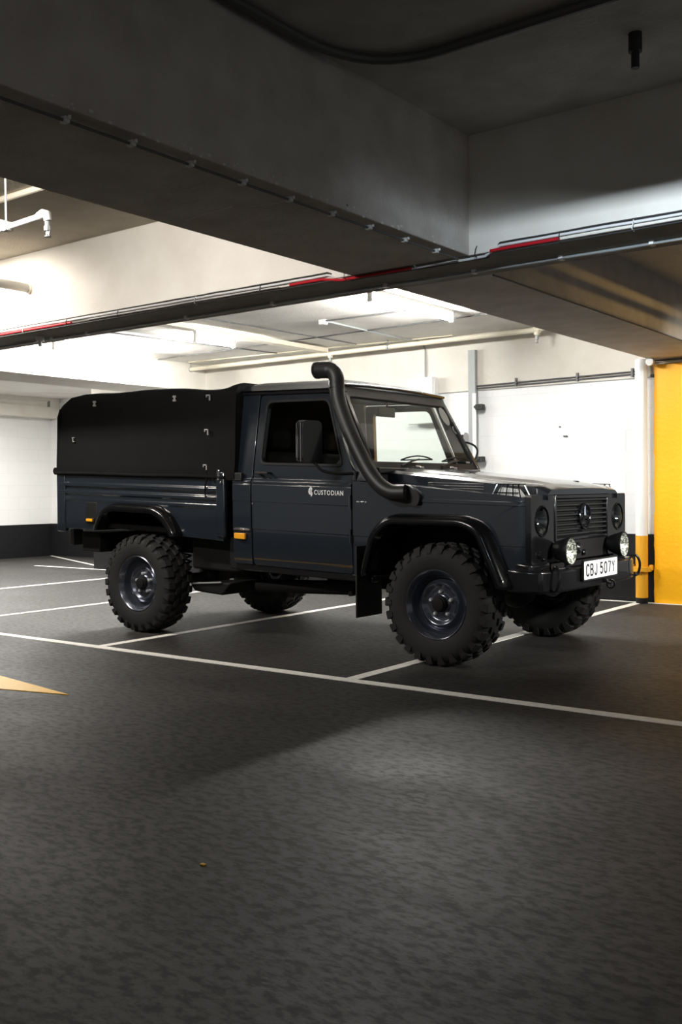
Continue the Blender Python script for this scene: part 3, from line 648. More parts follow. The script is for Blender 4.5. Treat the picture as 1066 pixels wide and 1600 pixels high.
# windscreen frame
def wsf(a, b, d):      # a = y, b = 0..1 up the screen; plane leans back
    x = -4.165 - .325 * b; z = 1.375 + .615 * b; return (x + d * .88, a, z + d * .47)
def wsy(b, s_): return YC + s_ * (.80 - .075 * b)
out_ = [(wsy(0, -1), 0), (wsy(0, 1), 0), (wsy(1, 1), 1), (wsy(1, -1), 1)]
inn = rpoly([(wsy(.08, -1) + .07, .085), (wsy(.08, 1) - .07, .085), (wsy(.87, 1) - .06, .87), (wsy(.87, -1) + .06, .87)], .06)
def rnd(P, r=.035):
    # round in metric space: scale b by .695
    Q = rpoly([(p[0], p[1] * .695) for p in P], r); return [(q[0], q[1] / .695) for q in Q]
inn = rnd([(wsy(.08, -1) + .06, .085), (wsy(.08, 1) - .06, .085), (wsy(.87, 1) - .05, .87), (wsy(.87, -1) + .05, .87)])
MB().prism(out_, [inn], lambda a, b: wsf(a, b, .012), lambda a, b: wsf(a, b, -.02)).build('windscreen_frame', 'black_plastic', truck, True, .006)
gl = [(wsy(.06, -1) + .045, .06), (wsy(.06, 1) - .045, .06), (wsy(.9, 1) - .04, .89), (wsy(.9, -1) + .04, .89)]
ws = MB().prism(gl, [], lambda a, b: wsf(a, b, .0), lambda a, b: wsf(a, b, -.005)).build('windscreen', 'glass_clear', truck, True)
# roof front lip (bright drip edge)
MB().tube([(-4.475, YC - .74, 2.0), (-4.465, YC - .4, 2.012), (-4.46, YC, 2.016), (-4.465, YC + .4, 2.012), (-4.475, YC + .74, 2.0)], .012, 8).build('roof_lip', 'black_gloss', truck, True)
# stickers, mirror, wipers
def disc_ws(y, b, ry, rb, d, n=24): return [(y + ry * math.cos(2 * PI * k / n), b + rb * math.sin(2 * PI * k / n)) for k in range(n)]
MB().prism(disc_ws(7.33, .74, .055, .125, 0), [], lambda a, b: wsf(a, b, .0045), lambda a, b: wsf(a, b, .001)).build('round_sticker', 'sticker', ws, True)
MB().prism(disc_ws(7.41, .56, .033, .055, 0), disc_ws(7.41, .56, .022, .036, 0) and [disc_ws(7.41, .56, .022, .036, 0)], lambda a, b: wsf(a, b, .0045), lambda a, b: wsf(a, b, .001)).build('round_sticker', 'sticker', ws, True)
MB().prism([(7.34, .10), (7.40, .10), (7.40, .125), (7.34, .125)], [], lambda a, b: wsf(a, b, .004), lambda a, b: wsf(a, b, .001)).build('permit_sticker', 'sticker', ws, True)
for yb_, ye in ((6.28, 6.62), (6.86, 7.22)):
    a = Vector(wsf(yb_, .02, .03)); b = Vector(wsf(ye - .04, .115, .025)); c1 = Vector(wsf(ye - .30, .10, .02)); c2 = Vector(wsf(ye + .16, .12, .02))
    wp = MB().tube([a, a.lerp(b, .5) + Vector((.015, 0, .012)), b], [.011, .008, .006], 8).build('wiper', 'black_plastic', truck, True)
    m = MB(); mid = (c1 + c2) / 2 + Vector((.01, 0, .03)); m.tube(arc_pts(c1, c2, mid + Vector((0, 0, .03)), 8), .006, 6); m.tube([c1, c2], .006, 6); m.build('wiper_blade', 'rubber', wp, True)
MB().box((-4.62, 6.62, 1.80), (-4.59, 6.86, 1.88)).tube([(-4.60, 6.74, 1.87), (-4.57, 6.74, 1.94)], .010, 6).build('rear_view_mirror', 'black_plastic', truck, True, .01)
# far A pillar grab handle
MB().tube(arc_pts((-4.31, 7.50, 1.62), (-4.22, 7.51, 1.46), (-4.18, 7.62, 1.60), 8), .009, 8).build('grab_handle', 'black_plastic', truck, True)
# --- interior
for yc in (6.32, 7.08):
    s_ = MB().box((-5.25, yc - .25, .75), (-4.75, yc + .25, .98)).build('seat', 'seat_fabric', truck, True, .05, 4)
    MB().hexa([(-5.28, yc - .24, .95), (-5.14, yc - .24, .95), (-5.14, yc + .24, .95), (-5.28, yc + .24, .95), (-5.42, yc - .2, 1.50), (-5.33, yc - .2, 1.50), (-5.33, yc + .2, 1.50), (-5.42, yc + .2, 1.50)]).build('seat_back', 'seat_fabric', s_, True, .04, 4)
    MB().box((-5.43, yc - .13, 1.53), (-5.35, yc + .13, 1.70)).build('headrest', 'seat_fabric', s_, True, .035, 4)
MB().hexa([(-4.55, 5.96, 1.10), (-4.18, 5.96, 1.10), (-4.18, 7.44, 1.10), (-4.55, 7.44, 1.10), (-4.50, 5.96, 1.385), (-4.20, 5.96, 1.375), (-4.20, 7.44, 1.375), (-4.50, 7.44, 1.385)]).build('dashboard', 'interior', truck, True, .03, 3)
sw = []
axn = Vector((-.85, 0, .5)).normalized(); u_ = Vector((0, 1, 0)); v_ = axn.cross(u_); cS = Vector((-4.66, 6.32, 1.36))
for k in range(33): sw.append(cS + (u_ * math.cos(2 * PI * k / 32) + v_ * math.sin(2 * PI * k / 32)) * .20)
m = MB().tube(sw, .013, 8)
for a in (0, 120, 240): m.tube([cS - axn * .02, cS + (u_ * math.cos(math.radians(a + 90)) + v_ * math.sin(math.radians(a + 90))) * .195], .010, 6)
m.tube([cS, cS - axn * .25], .03, 8); m.build('steering_wheel', 'black_plastic', truck, True)

# --- bonnet
rows = []; xs = [-4.19, -4.1, -3.9, -3.6, -3.3, -3.1, -2.98, -2.92, -2.885, -2.87]
def bz(x):
    return 1.368 + (x + 4.19) * (-.088 / 1.32) - (.03 * max(0, (x + 2.99) / .12) ** 2)
N = 28
for x in xs:
    row = []
    for j in range(N + 1):
        u_ = -1 + 2 * j / N; y = YC + u_ * .60; e = max(0, (abs(u_) - .93) / .07)
        crown = .012 * (1 - u_ * u_)
        step = .014 * (1 if abs(u_) < .62 else max(0, 1 - (abs(u_) - .62) / .05))
        row.append((x, y, bz(x) + crown + step * (1 if x < -3.0 else .3) - .018 * e * e))
    rows.append(row)
m = MB(); V = m.sheet(rows)
def drop(vs_, zf):
    lo = [m.bm.verts.new((v.co.x, v.co.y, zf(v.co.x))) for v in vs_]
    for k in range(len(vs_) - 1): m.face((vs_[k], vs_[k + 1], lo[k + 1], lo[k]))
zl = lambda x: 1.285 + (x + 4.30) * (-.085 / 1.4) - .01
drop([r[0] for r in V], zl); drop([r[-1] for r in V], zl); drop(V[0], zl); drop(V[-1], lambda x: 1.225)
bon = m.build('bonnet', 'paint', truck, True, smooth=40)
MB().lathe([(0, .01), (.02, .008), (.03, 0)], (-3.05, 6.95, bz(-3.05) + .015), (0, 0, 1), 16).build('washer_nozzle', 'black_plastic', bon, True)
MB().box((-4.19, 5.95, 1.34), (-4.12, 7.45, 1.385)).build('cowl_vent', 'black_gloss', truck, True, .008)
for y in (6.45, 6.95): MB().box((-4.15, y - .025, 1.385), (-4.07, y + .025, 1.40)).tube([(-4.11, y - .03, 1.40), (-4.11, y + .03, 1.40)], .008, 8).build('bonnet_hinge', 'chrome', truck, True, .003)
# air intake grille on the near bonnet side
for dz in (0, .018, .036): MB().box((-3.80, 6.095, 1.275 + dz - .03), (-3.35, 6.105, 1.282 + dz - .03)).build('side_vent_slat', 'chrome', bon, True, .002)
# indicators with guards on the fenders
def indicator(mir):
    x0, x1, y0, y1 = -3.19, -2.97, 5.91, 6.03
    zb0 = 1.205
    lens = MB().hexa([(x0 + .02, y0 + .01, zb0), (x1 - .01, y0 + .01, zb0 - .005), (x1 - .01, y1 - .01, zb0 - .005), (x0 + .02, y1 - .01, zb0), (x0 + .05, y0 + .03, zb0 + .065), (x1 - .05, y0 + .03, zb0 + .055), (x1 - .05, y1 - .03, zb0 + .055), (x0 + .05, y1 - .03, zb0 + .065)]).build('indicator', 'lens_white', truck, True, .008, 3, mirror=mir)
    g = MB()
    for k in range(5):
        x = x0 + (x1 - x0) * (k / 4)
        g.tube([(x, y0 - .01, zb0 - .01), (x * .7 + (x0 + x1) / 2 * .3, y0 + .02, zb0 + .085), (x * .7 + (x0 + x1) / 2 * .3, y1 - .02, zb0 + .085), (x, y1 + .01, zb0 + .0)], .004, 6)
    for yy, zz in ((y0 + .0, zb0 + .03), (y0 + .02, zb0 + .085), (y1 - .02, zb0 + .085), (y1, zb0 + .03)): g.tube([(x0 + .02, yy, zz), (x1 - .02, yy, zz)], .004, 6)
    g.build('lamp_guard', 'black_gloss', lens, True, mirror=mir)
both(indicator)
# --- front face
XF = -2.89
m = MB(); m.box((XF - .06, 6.24, .90), (XF - .03, 7.16, 1.225)); m.build('grille_back', 'black_plastic', truck, True)
gr = MB()
gr.box((XF - .04, 6.245, 1.195), (XF + .01, 7.155, 1.225)).box((XF - .04, 6.245, .905), (XF + .005, 7.155, .93)).box((XF - .04, 6.235, .905), (XF + .008, 6.262, 1.225)).box((XF - .04, 7.138, .905), (XF + .008, 7.165, 1.225))
gr = gr.build('grille_frame', 'black_gloss', truck, True, .006)
for k in range(8):
    z = .948 + k * .0335
    MB().hexa([(XF - .03, 6.26, z), (XF + .002, 6.26, z - .006), (XF + .002, 7.14, z - .006), (XF - .03, 7.14, z), (XF - .03, 6.26, z + .012), (XF + .002, 6.26, z + .010), (XF + .002, 7.14, z + .010), (XF - .03, 7.14, z + .012)]).build('grille_slat', 'black_gloss', gr, True, .003)
bd = MB(); cB = Vector((XF + .012, 6.72, 1.065)); ring = [cB + Vector((0, math.cos(2 * PI * k / 36), math.sin(2 * PI * k / 36))) * .088 for k in range(37)]
bd.tube(ring, .009, 8)
for a in (90, 210, 330):
    e = cB + Vector((0, math.cos(math.radians(a)), math.sin(math.radians(a)))) * .085; bd.tube([cB, e], [.016, .004], 8)
tag(bd.build('badge', 'black_gloss', truck, True), 'round three-pointed star badge')
MB().tube([cB + Vector((-.03, 0, 0)), cB + Vector((-.01, 0, 0))], .045, 16).build('badge_mount', 'black_plastic', truck, True)
def front(mir):
    # lamp panel with round hole
    c = [(6.045 + .105 * math.cos(-2 * PI * k / 32), 1.05 + .105 * math.sin(-2 * PI * k / 32)) for k in range(32)]
    m = MB(); m.prism(rpoly([(5.885, .77), (6.235, .77), (6.235, 1.225), (5.885, 1.225)], .02, 3), [c], lambda a, b: (XF, a, b), lambda a, b: (XF - .04, a, b)); m.build('lamp_panel', 'black_gloss', truck, True, .006, mirror=mir)
    m = MB(); m.lathe([(.106, -.002), (.098, .008), (.094, .006), (.098, -.01)], (XF, 6.045, 1.05), (1, 0, 0), 32, True); hl = m.build('headlamp_ring', 'black_gloss', truck, True, mirror=mir)
    MB().lathe([(.0, -.075), (.03, -.07), (.07, -.045), (.097, -.012)], (XF, 6.045, 1.05), (1, 0, 0), 32).lathe([(0, -.03), (.02, -.035), (.024, -.07)], (XF, 6.045, 1.05), (1, 0, 0), 16).build('reflector', 'headlamp', hl, True, mirror=mir)
    MB().lathe([(0, .018), (.04, .015), (.075, .008), (.096, -.004)], (XF, 6.045, 1.05), (1, 0, 0), 32).build('lens', 'glass_clear', hl, True, smooth=60, mirror=mir)
    # corner wing below, bumper end
    m = MB(); m.prism([(-3.12, .60), (-2.90, .60), (-2.88, .775), (-3.02, .79)], [], lambda a, b: (a, YS + .01, b), lambda a, b: (a, YS + .30, b)); m.build('front_valance', 'black_gloss', truck, True, .02, 3, mirror=mir)
both(front)
MB().box((XF - .04, 6.2, .765), (XF - .01, 7.2, .91)).build('front_panel', 'black_plastic', truck, True, .006)
# bumper: curved ends
m = MB(); P2 = [(-3.06, 5.84), (-2.93, 5.845), (-2.83, 5.90), (-2.775, 6.02), (-2.76, 6.2), (-2.76, 7.2), (-2.775, 7.38), (-2.83, 7.50), (-2.93, 7.555), (-3.06, 7.56)]
P3 = [(-3.06, 5.93), (-2.93, 5.94), (-2.88, 6.02), (-2.86, 6.2), (-2.86, 7.2), (-2.88, 7.38), (-2.93, 7.46), (-3.06, 7.47)]
m.prism(P2 + P3[::-1], [], lambda a, b: (a, b, .585), lambda a, b: (a, b, .735)); bumper = m.build('bumper', 'black_gloss', truck, True, .018, 3)
for y in (6.12, 7.28): MB().box((-2.83, y - .05, .735), (-2.78, y + .05, .75)).build('bumper_cap', 'chrome', bumper, True, .004)
for s_ in (-1, 1): MB().tube(catmull([(-2.82, YC + s_ * .66, .72), (-2.77, YC + s_ * .70, .76), (-2.74, YC + s_ * .72, .70), (-2.76, YC + s_ * .72, .61), (-2.82, YC + s_ * .68, .60)], 4), .010, 8).build('bumper_loop', 'black_gloss', bumper, True)
# fog lamps
for yc in (6.22, 7.16):
    cz = .852
    f = MB().lathe([(0, -.13), (.035, -.125), (.06, -.10), (.082, -.04), (.094, -.005), (.094, .01), (.088, .012)], (-2.77, yc, cz), (1, 0, 0), 32).build('spot_lamp', 'black_plastic', truck, True, smooth=50)
    MB().lathe([(0, -.05), (.04, -.04), (.07, -.018), (.089, .008)], (-2.77, yc, cz), (1, 0, 0), 32).build('reflector', 'lamp_reflector', f, True)
    MB().lathe([(0, .022), (.04, .019), (.07, .013), (.088, .006)], (-2.77, yc, cz), (1, 0, 0), 32).build('lens', 'glass_clear', f, True, smooth=60)
    MB().tube([(-2.80, yc, cz - .08), (-2.80, yc, .735)], .012, 8).box((-2.83, yc - .03, .735), (-2.77, yc + .03, .742)).build('bracket', 'black_plastic', f, True)
# small fittings on the front panel
for y, z, r in ((6.0, .83, .028), (6.05, .80, .018), (6.63, .845, .04), (6.72, .81, .022), (6.42, .83, .02)):
    m = MB(); m.lathe([(0, .02), (r * .6, .02), (r, .005), (r, -.02)], (XF, y, z), (1, 0, 0), 16); m.build('front_fitting', 'black_gloss', truck, True)
# number plate
px = -2.735
plate = MB(); plate.prism(rr(6.36, .574 + .0, 6.955, .702, .012), [], lambda a, b: (px, a, b), lambda a, b: (px - .012, a, b)); plate = plate.build('number_plate', 'plate_white', truck, False)
# plate characters as strokes in a 1 x 1 cell (x right, y up)
def arcs(cx, cy, rx, ry, a0, a1, n=8): return [(cx + rx * math.cos(math.radians(a0 + (a1 - a0) * k / n)), cy + ry * math.sin(math.radians(a0 + (a1 - a0) * k / n))) for k in range(n + 1)]
GL = {'C': [arcs(.5, .74, .5, .26, 12, 180) + arcs(.5, .26, .5, .26, 180, 348)],
      'B': [[(0, 0), (0, 1), (.5, 1)] + arcs(.55, .77, .40, .23, 90, -90) + [(0, .54)], arcs(.55, .27, .45, .27, 90, -90) + [(0, 0)]],
      'J': [[(.85, 1), (.85, .28)] + arcs(.45, .24, .40, .24, 0, -180)],
      '5': [[(.9, 1), (.08, 1), (.05, .55)] + arcs(.45, .33, .5, .30, 130, -90) + arcs(.4, .24, .4, .24, -100, -180)],
      '0': [arcs(.5, .72, .5, .28, 0, 180) + arcs(.5, .28, .5, .28, 180, 360) + [(1, .72)]],
      '7': [[(0, 1), (1, 1), (.32, 0)]],
      'Y': [[(0, 1), (.5, .48), (1, 1)], [(.5, .48), (.5, 0)]]}
def glyph(ch, y0, w_, h_, z0, x, th):
    m = MB()
    for st in GL[ch]:
        pts = [Vector((0, y0 + a * w_, z0 + b_ * h_)) for a, b_ in st]; L_ = []; R_ = []
        for i, p in enumerate(pts):
            d = (pts[min(i + 1, len(pts) - 1)] - pts[max(i - 1, 0)]); n = Vector((0, -d.z, d.y)).normalized() * th / 2
            if 0 < i < len(pts) - 1:
                d1 = (p - pts[i - 1]).normalized(); d2 = (pts[i + 1] - p).normalized(); n *= min(1.35, 1 / max(.5, math.sqrt(max(.01, (1 + d1.dot(d2)) / 2))))
            L_.append(p + n); R_.append(p - n)
        for i in range(len(pts) - 1):
            q = [L_[i], L_[i + 1], R_[i + 1], R_[i]]
            m.hexa([Vector((x, v.y, v.z)) for v in q] + [Vector((x + .0015, v.y, v.z)) for v in q])
    return m
yy = 6.398; gm = MB()
for ch in 'CBJ 507Y':
    if ch == ' ': yy += .030; continue
    g_ = glyph(ch, yy + .006, .042, .074, .601, px, .0135)
    g_.build('plate_character', 'plate_black', plate, smooth=None); yy += .0705
MB().prism(rr(6.35, .565, 6.965, .711, .014), [rr(6.362, .576, 6.953, .700, .01)], lambda a, b: (px + .002, a, b), lambda a, b: (px - .014, a, b)).build('plate_surround', 'plate_black', plate, False)
MB().tube([(-2.78, 6.75, .55), (-2.70, 6.75, .53)], .014, 8).lathe([(.022, -.006), (.034, -.006), (.034, .006), (.022, .006)], (-2.70, 6.75, .52), (0, 1, 0), 16, True).build('tow_hook', 'black_gloss', truck)
# --- snorkel
P = [(-3.80, 5.80, 1.215), (-3.90, 5.775, 1.215), (-3.99, 5.765, 1.26), (-4.085, 5.77, 1.355), (-4.17, 5.785, 1.47), (-4.255, 5.80, 1.60), (-4.345, 5.82, 1.755), (-4.405, 5.835, 1.89), (-4.425, 5.845, 2.0)]
sn = MB().tube(catmull(P, 5), [.050] * 0 or .056, 20).build('snorkel', 'black_plastic', truck, True, smooth=50)
hp = catmull([(-4.425, 5.845, 1.985), (-4.428, 5.845, 2.04), (-4.455, 5.845, 2.085), (-4.51, 5.845, 2.098), (-4.60, 5.845, 2.10)], 5)
hr = [.058 + .004 * (i > 12) for i in range(len(hp))]
MB().tube(hp, hr, 20, cap=False).lathe([(.058, 0), (.062, .012), (.05, .012)], (-4.425, 5.845, 1.955), (0, 0, 1), 20).build('snorkel_head', 'black_plastic', sn, True, smooth=50)
MB().lathe([(0, 0), (.052, 0), (.058, -.01), (.064, -.01), (.064, .012), (.058, .012)], (-4.60, 5.845, 2.10), (-1, 0, 0), 20).build('intake_grille', 'black_gloss', sn, True)
MB().prism(rpoly([(-3.98, 1.16), (-3.72, 1.12), (-3.70, 1.20), (-3.80, 1.27), (-3.95, 1.27)], .03), [], lambda a, b: (a, YS - .035, b), lambda a, b: (a, YS + .01, b)).build('snorkel_base', 'black_plastic', sn, True, .015, 3)
for p, q in (((-4.36, 5.84, 1.80), (-4.40, 5.96, 1.80)), ((-4.43, 5.86, 1.95), (-4.44, 5.98, 1.95))): MB().tube([p, q], .012, 8).build('bracket', 'black_plastic', sn, True)
for pz in ((-3.93, YS - .075, 1.235), (-3.80, YS - .06, 1.23)): MB().tube([pz, (pz[0], pz[1] - .006, pz[2])], .007, 8).build('bolt', 'chrome', sn, True)
# --- door mirrors
def mirror_(mir):
    m = MB(); m.prism(rr(-.085, -.155, .085, .155, .04, 5), [], lambda a, b: (-4.50 - .02 + a * .25, 5.60 + a, 1.56 + b), lambda a, b: (-4.50 + .04 + a * .25, 5.60 + a, 1.56 + b))
    h = m.build('door_mirror', 'black_gloss', truck, True, .012, 3, mirror=mir)
    m = MB(); m.prism(rr(-.075, -.145, .075, .145, .03, 5), [], lambda a, b: (-4.535 + a * .25, 5.60 + a, 1.56 + b), lambda a, b: (-4.530 + a * .25, 5.60 + a, 1.56 + b)); m.build('mirror_glass', 'chrome', h, True, mirror=mir)
    MB().tube(catmull([(-4.47, 5.62, 1.42), (-4.42, 5.66, 1.355), (-4.34, 5.76, 1.335), (-4.29, 5.86, 1.34)], 5), .011, 8).tube([(-4.29, 5.87, 1.29), (-4.29, 5.87, 1.36)], .018, 8).build('mirror_arm', 'black_plastic', h, True, mirror=mir)
both(mirror_)
mh = [o for o in truck.children if o.name == 'door_mirror'][0] if len(truck.children) else bpy.data.objects['door_mirror']
MB().tube(arc_pts((-4.538, 5.513, 1.69), (-4.530, 5.513, 1.43), (-4.515, 5.508, 1.56), 8), .003, 6).tube([(-4.50, 5.512, 1.70), (-4.50, 5.512, 1.42)], .0025, 6).build('mirror_trim', 'chrome', mh, True)
# --- cargo bed structure
MB().box((-7.66, 5.9, .80), (-5.60, 7.5, .84)).box((-5.62, 5.9, .8), (-5.60, 7.5, 1.29)).build('bed_floor', 'chassis', truck, True)
tg = MB().box((-7.71, 5.88, .78), (-7.68, 7.52, 1.29)).build('tailgate', 'paint', truck, True, .006)
for y in (6.2, 6.7, 7.2): MB().tube([(-7.72, y - .04, .80), (-7.72, y + .04, .80)], .012, 8).build('hinge', 'black_plastic', tg, True)
# --- canopy
prof = [(-7.70, 1.935), (-7.66, 1.955), (-7.58, 2.003), (-7.45, 2.02), (-7.30, 2.022), (-7.08, 2.022), (-6.9, 2.024), (-6.74, 2.028), (-6.5, 2.038), (-6.3, 2.036), (-6.18, 2.03), (-6.0, 2.02), (-5.80, 2.012), (-5.7, 2.012), (-5.60, 2.024), (-5.52, 2.046), (-5.46, 2.052)]
def top(x):
    for (a, za), (b, zb_) in zip(prof, prof[1:]):
        if x <= b: return za + (zb_ - za) * max(0, (x - a)) / (b - a)
    return prof[-1][1]
m = MB(); rows = []; xs = [-7.70 + 2.24 * i / 56 for i in range(57)]
rnd_ = random.Random(2)
for i, x in enumerate(xs):
    tz = top(x); row = []; bx = .0
    base = 1.275
    ins = .0 * max(0, 1 - (x + 7.70) / .08)
    sec = [(-.852, base - .012), (-.860, base + .02), (-.848, base + .10), (-.840, base + .25), (-.835, base + .40), (-.825, tz - .20), (-.815, tz - .10), (-.80, tz - .05), (-.77, tz - .018), (-.72, tz - .004), (-.6, tz), (-.3, tz + .008), (0, tz + .01)]
    sec = sec + [(-a, b) for a, b in reversed(sec[:-1])]
    for k, (a, b) in enumerate(sec):
        wob = .004 * math.sin(x * 9 + b * 7) + .003 * math.sin(x * 23 + k)
        row.append((x, YC + a * (1 - ins) + (-wob if a < 0 else wob), b + (.003 * math.sin(x * 11 + a * 9) if 2 < k < 22 else 0)))
    rows.append(row)
V = m.sheet(rows); m.face(V[0]); m.face(V[-1][::-1]); can = m.build('canopy', 'canvas', truck, True, smooth=60)
# bunched hem and rear roll
m = MB(); m.tube([(-7.72, 5.835, 1.283), (-7.2, 5.838, 1.288), (-6.6, 5.84, 1.284), (-6.0, 5.84, 1.29), (-5.56, 5.842, 1.285)], .014, 8); m.tube([(-7.72, 5.84, 1.30), (-7.745, 6.2, 1.295), (-7.74, 7.2, 1.30), (-7.72, 7.55, 1.30)], [.035, .04, .04, .035], 10)
m.build('canopy_hem', 'canvas', can, True, smooth=60)
m = MB(); m.tube([(-7.70, 5.855, 1.33), (-7.70, 5.866, 1.6), (-7.70, 5.872, 1.80), (-7.70, 5.90, 1.875)], .014, 8); m.build('canopy_seam', 'canvas', can, True, smooth=60)
for x, z, k in ((-7.175, 1.915, 0), (-6.144, 1.934, 0), (-5.749, 1.933, 1), (-5.754, 1.652, 1), (-5.774, 1.364, 1), (-7.453, 1.593, 2)):
    m = MB(); y = 5.852 if z < 1.9 else 5.872
    if k == 0: m.box((x - .016, y - .015, z + .008), (x + .016, y - .003, z + .024)).box((x - .016, y - .015, z - .024), (x + .016, y - .003, z - .008)).box((x - .006, y - .014, z - .01), (x + .006, y - .004, z + .01))
    elif k == 1: m.box((x - .025, y - .014, z + .014), (x + .018, y - .003, z + .022)).box((x + .010, y - .014, z - .026), (x + .018, y - .003, z + .02)).box((x - .025, y - .014, z + .0), (x - .019, y - .003, z + .02))
    else: m.box((x - .02, y - .012, z + .014), (x + .012, y - .003, z + .020)).box((x - .012, y - .012, z - .02), (x - .006, y - .003, z + .018)).box((x - .006, y - .012, z - .022), (x + .014, y - .003, z - .016))
    m.build('strap_buckle', 'buckle', can, True)
# latch hardware at the front bed corner
MB().box((-5.635, YS - .03, 1.26), (-5.61, YS - .012, 1.345)).tube([(-5.60, YS - .03, 1.24), (-5.60, YS - .012, 1.24)], .010, 8).build('latch', 'chrome', truck, True, .003)
m = MB(); m.tube(catmull([(-5.76, YS - .02, 1.34), (-5.755, YS - .024, 1.27), (-5.78, YS - .022, 1.18), (-5.775, YS - .02, 1.12)], 4), .006, 6).tube(catmull([(-5.72, YS - .02, 1.32), (-5.69, YS - .024, 1.28), (-5.66, YS - .022, 1.24)], 4), .005, 6); m.build('tie_cord', 'canvas', truck, True)

# --- wheels
def wheel(cx, cy, side, parent):
    """side -1: outer face towards -Y"""
    s_ = side; R_ = .418
    t_ = MB(); pr = [(.232, .118), (.243, .128), (.262, .134), (.30, .143), (.345, .142), (.378, .130), (.394, .110), (.400, .07), (.402, 0), (.400, -.07), (.394, -.110), (.378, -.13), (.345, -.142), (.30, -.143), (.262, -.134), (.232, -.118), (.21, -.10), (.21, .10)]
    t_.lathe([(r, o * s_) for r, o in pr], (cx, cy, R_), (0, 1, 0), 72, True)
    n = 26
    for k in range(n):
        for row, (y0, y1, ph, wd) in enumerate(((.075, .138, 0, .030), (.012, .062, .5, .026), (-.062, -.012, 0, .026), (-.138, -.075, .5, .030))):
            a = 2 * PI * (k + ph) / n; rot = Matrix.Rotation(a, 3, 'Y'); piv = (cx, cy, R_)
            zlo, zhi = .388, .418
            c_ = Vector((cx, cy, R_))
            def q(x, y, z): return rot @ Vector((x, y, z)) + c_
            sk = .010 if row in (1, 2) else 0
            t_.hexa([q(-wd, y0, zlo), q(wd, y0 + 0, zlo), q(wd, y1, zlo), q(-wd, y1, zlo), q(-wd * .9 + sk, y0 + .004, zhi - (.012 if row == 3 else 0)), q(wd * .9 + sk, y0 + .004, zhi - (.012 if row == 3 else 0)), q(wd * .9 - sk, y1 - .004, zhi - (.012 if row == 0 else 0)), q(-wd * .9 - sk, y1 - .004, zhi - (.012 if row == 0 else 0))])
        for sd in (-1, 1):      # shoulder lugs on the sidewall
            a = 2 * PI * (k + (0 if sd > 0 else .5)) / n; rot = Matrix.Rotation(a, 3, 'Y'); c_ = Vector((cx, cy, R_))
            pts = [(-.016, .128 * sd, .345), (.016, .128 * sd, .345), (.016, .146 * sd, .35), (-.016, .146 * sd, .35), (-.026, .10 * sd, .40), (.026, .10 * sd, .40), (.026, .138 * sd, .398), (-.026, .138 * sd, .398)]
            t_.hexa([rot @ Vector(p) + c_ for p in pts])
    w_ = t_.build('wheel', 'rubber', parent, smooth=35)
    if True:
        c_ = (cx, cy, R_)
        rp = [(.236, .118), (.240, .126), (.234, .131), (.226, .126), (.218, .108), (.208, .100), (.204, .085), (.198, .05), (.186, .03), (.176, .032), (.160, .052), (.150, .066), (.143, .070), (.134, .066), (.122, .048), (.105, .042), (.075, .046), (.066, .058), (.060, .060)]
        MB().lathe([(r, o * s_) for r, o in rp], c_, (0, 1, 0), 56).build('rim', 'rim_metal', w_, smooth=45)
        MB().lathe([(r, o * s_) for r, o in [(.062, .05), (.058, .07), (.052, .085), (.046, .088), (.044, .10), (.030, .104), (.0, .104)]], c_, (0, 1, 0), 28).build('hub_cap', 'chassis', w_, smooth=40)
        for k in range(5):
            a = 2 * PI * k / 5 + .35; x = cx + .083 * math.cos(a); z = R_ + .083 * math.sin(a)
            MB().lathe([(r, o * s_) for r, o in [(.015, .04), (.014, .06), (.010, .068), (.0, .070)]], (x, cy, z), (0, 1, 0), 6).build('wheel_nut', 'buckle', w_, smooth=20)
    return w_
for cx in (-3.54, -6.525):
    wheel(cx, 5.885, -1, truck); wheel(cx, 2 * YC - 5.885, 1, truck)
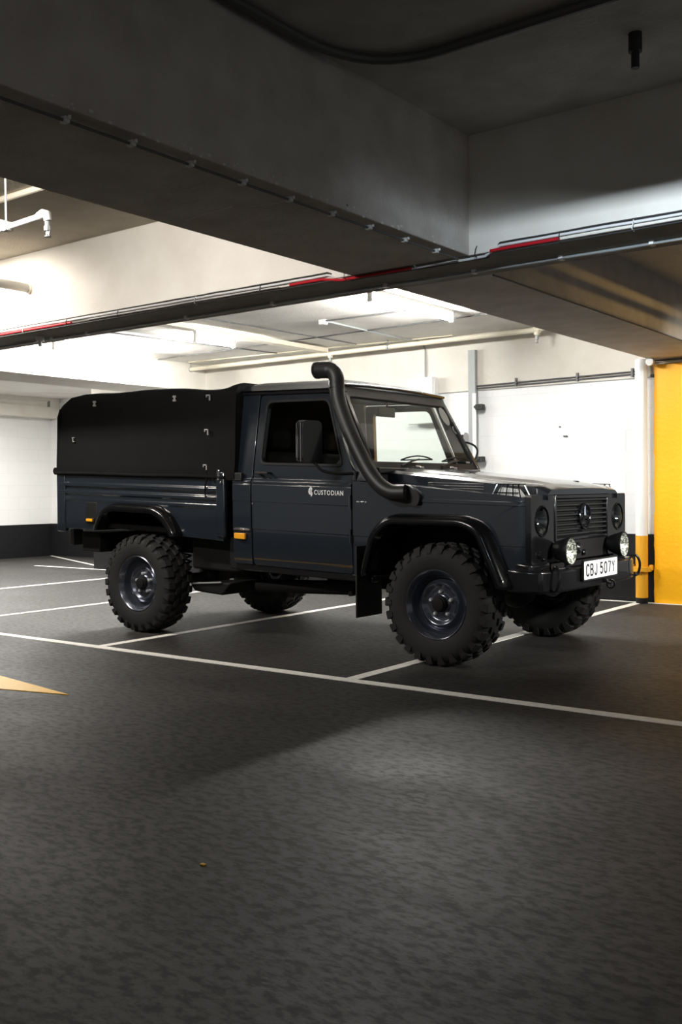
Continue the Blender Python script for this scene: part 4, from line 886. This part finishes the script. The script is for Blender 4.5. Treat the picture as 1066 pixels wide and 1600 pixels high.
# --- chassis
for y in (6.28, 7.12): MB().box((-7.60, y - .035, .60), (-2.95, y + .035, .73)).build('chassis_rail', 'chassis', truck, True, .005)
for x in (-3.54, -6.525):
    a = MB().tube([(x, 6.03, .418), (x, 7.37, .418)], .045, 14).lathe([(0, -.15), (.08, -.13), (.13, -.05), (.14, 0), (.13, .05), (.08, .13), (0, .15)], (x, 6.95 if x > -5 else 6.70, .418), (1, 0, 0), 20).build('axle', 'chassis', truck)
    for y in (6.32, 7.08):
        pts = [(x + .06 * math.cos(t_ * .9), y + .06 * math.sin(t_ * .9), .46 + t_ * .0075) for t_ in range(0, 36)]
        MB().tube(pts, .010, 6).build('coil_spring', 'chassis', truck)
MB().box((-7.55, 6.0, .56), (-7.30, 7.4, .74)).build('rear_crossmember', 'chassis', truck, True, .01)
MB().box((-6.12, 6.02, .50), (-5.52, 7.3, .80)).build('fuel_tank', 'chassis', truck, True, .02)
MB().box((-5.60, 5.93, .545), (-5.48, 7.4, .80)).build('body_mount', 'chassis', truck, True, .01)
MB().tube([(-5.45, 6.12, .425), (-4.45, 6.12, .455)], .055, 16).tube([(-4.50, 6.12, .45), (-4.1, 6.2, .5)], .025, 8).build('exhaust', 'chassis', truck)
ex = MB(); ex.hexa([(-6.13, 6.05, .35), (-5.80, 6.05, .33), (-5.80, 6.5, .33), (-6.13, 6.5, .35), (-6.18, 6.05, .41), (-5.70, 6.05, .44), (-5.70, 6.5, .44), (-6.18, 6.5, .41)]); ex.build('silencer', 'chassis', truck, False, .015)
MB().tube([(-6.15, 6.04, .415), (-5.80, 6.04, .44)], .008, 8).build('guard_rod', 'galvanised', truck)
MB().box((-4.9, 6.3, .45), (-4.2, 7.1, .62)).build('gearbox', 'chassis', truck, True, .03)
MB().box((-4.15, 6.2, .62), (-2.95, 7.2, 1.15)).build('engine_block', 'chassis', truck, True)
for x, z in ((-4.45, .42), (-4.36, .43)): MB().tube([(x, 6.02, z), (x, 6.2, z)], .02, 10).build('fitting', 'black_gloss', truck)
for s_ in (-1, 1): MB().box((-7.76, YC + s_ * .62 - .06, .60), (-7.70, YC + s_ * .62 + .06, .76)).build('rear_lamp', 'black_plastic', truck, True, .008)
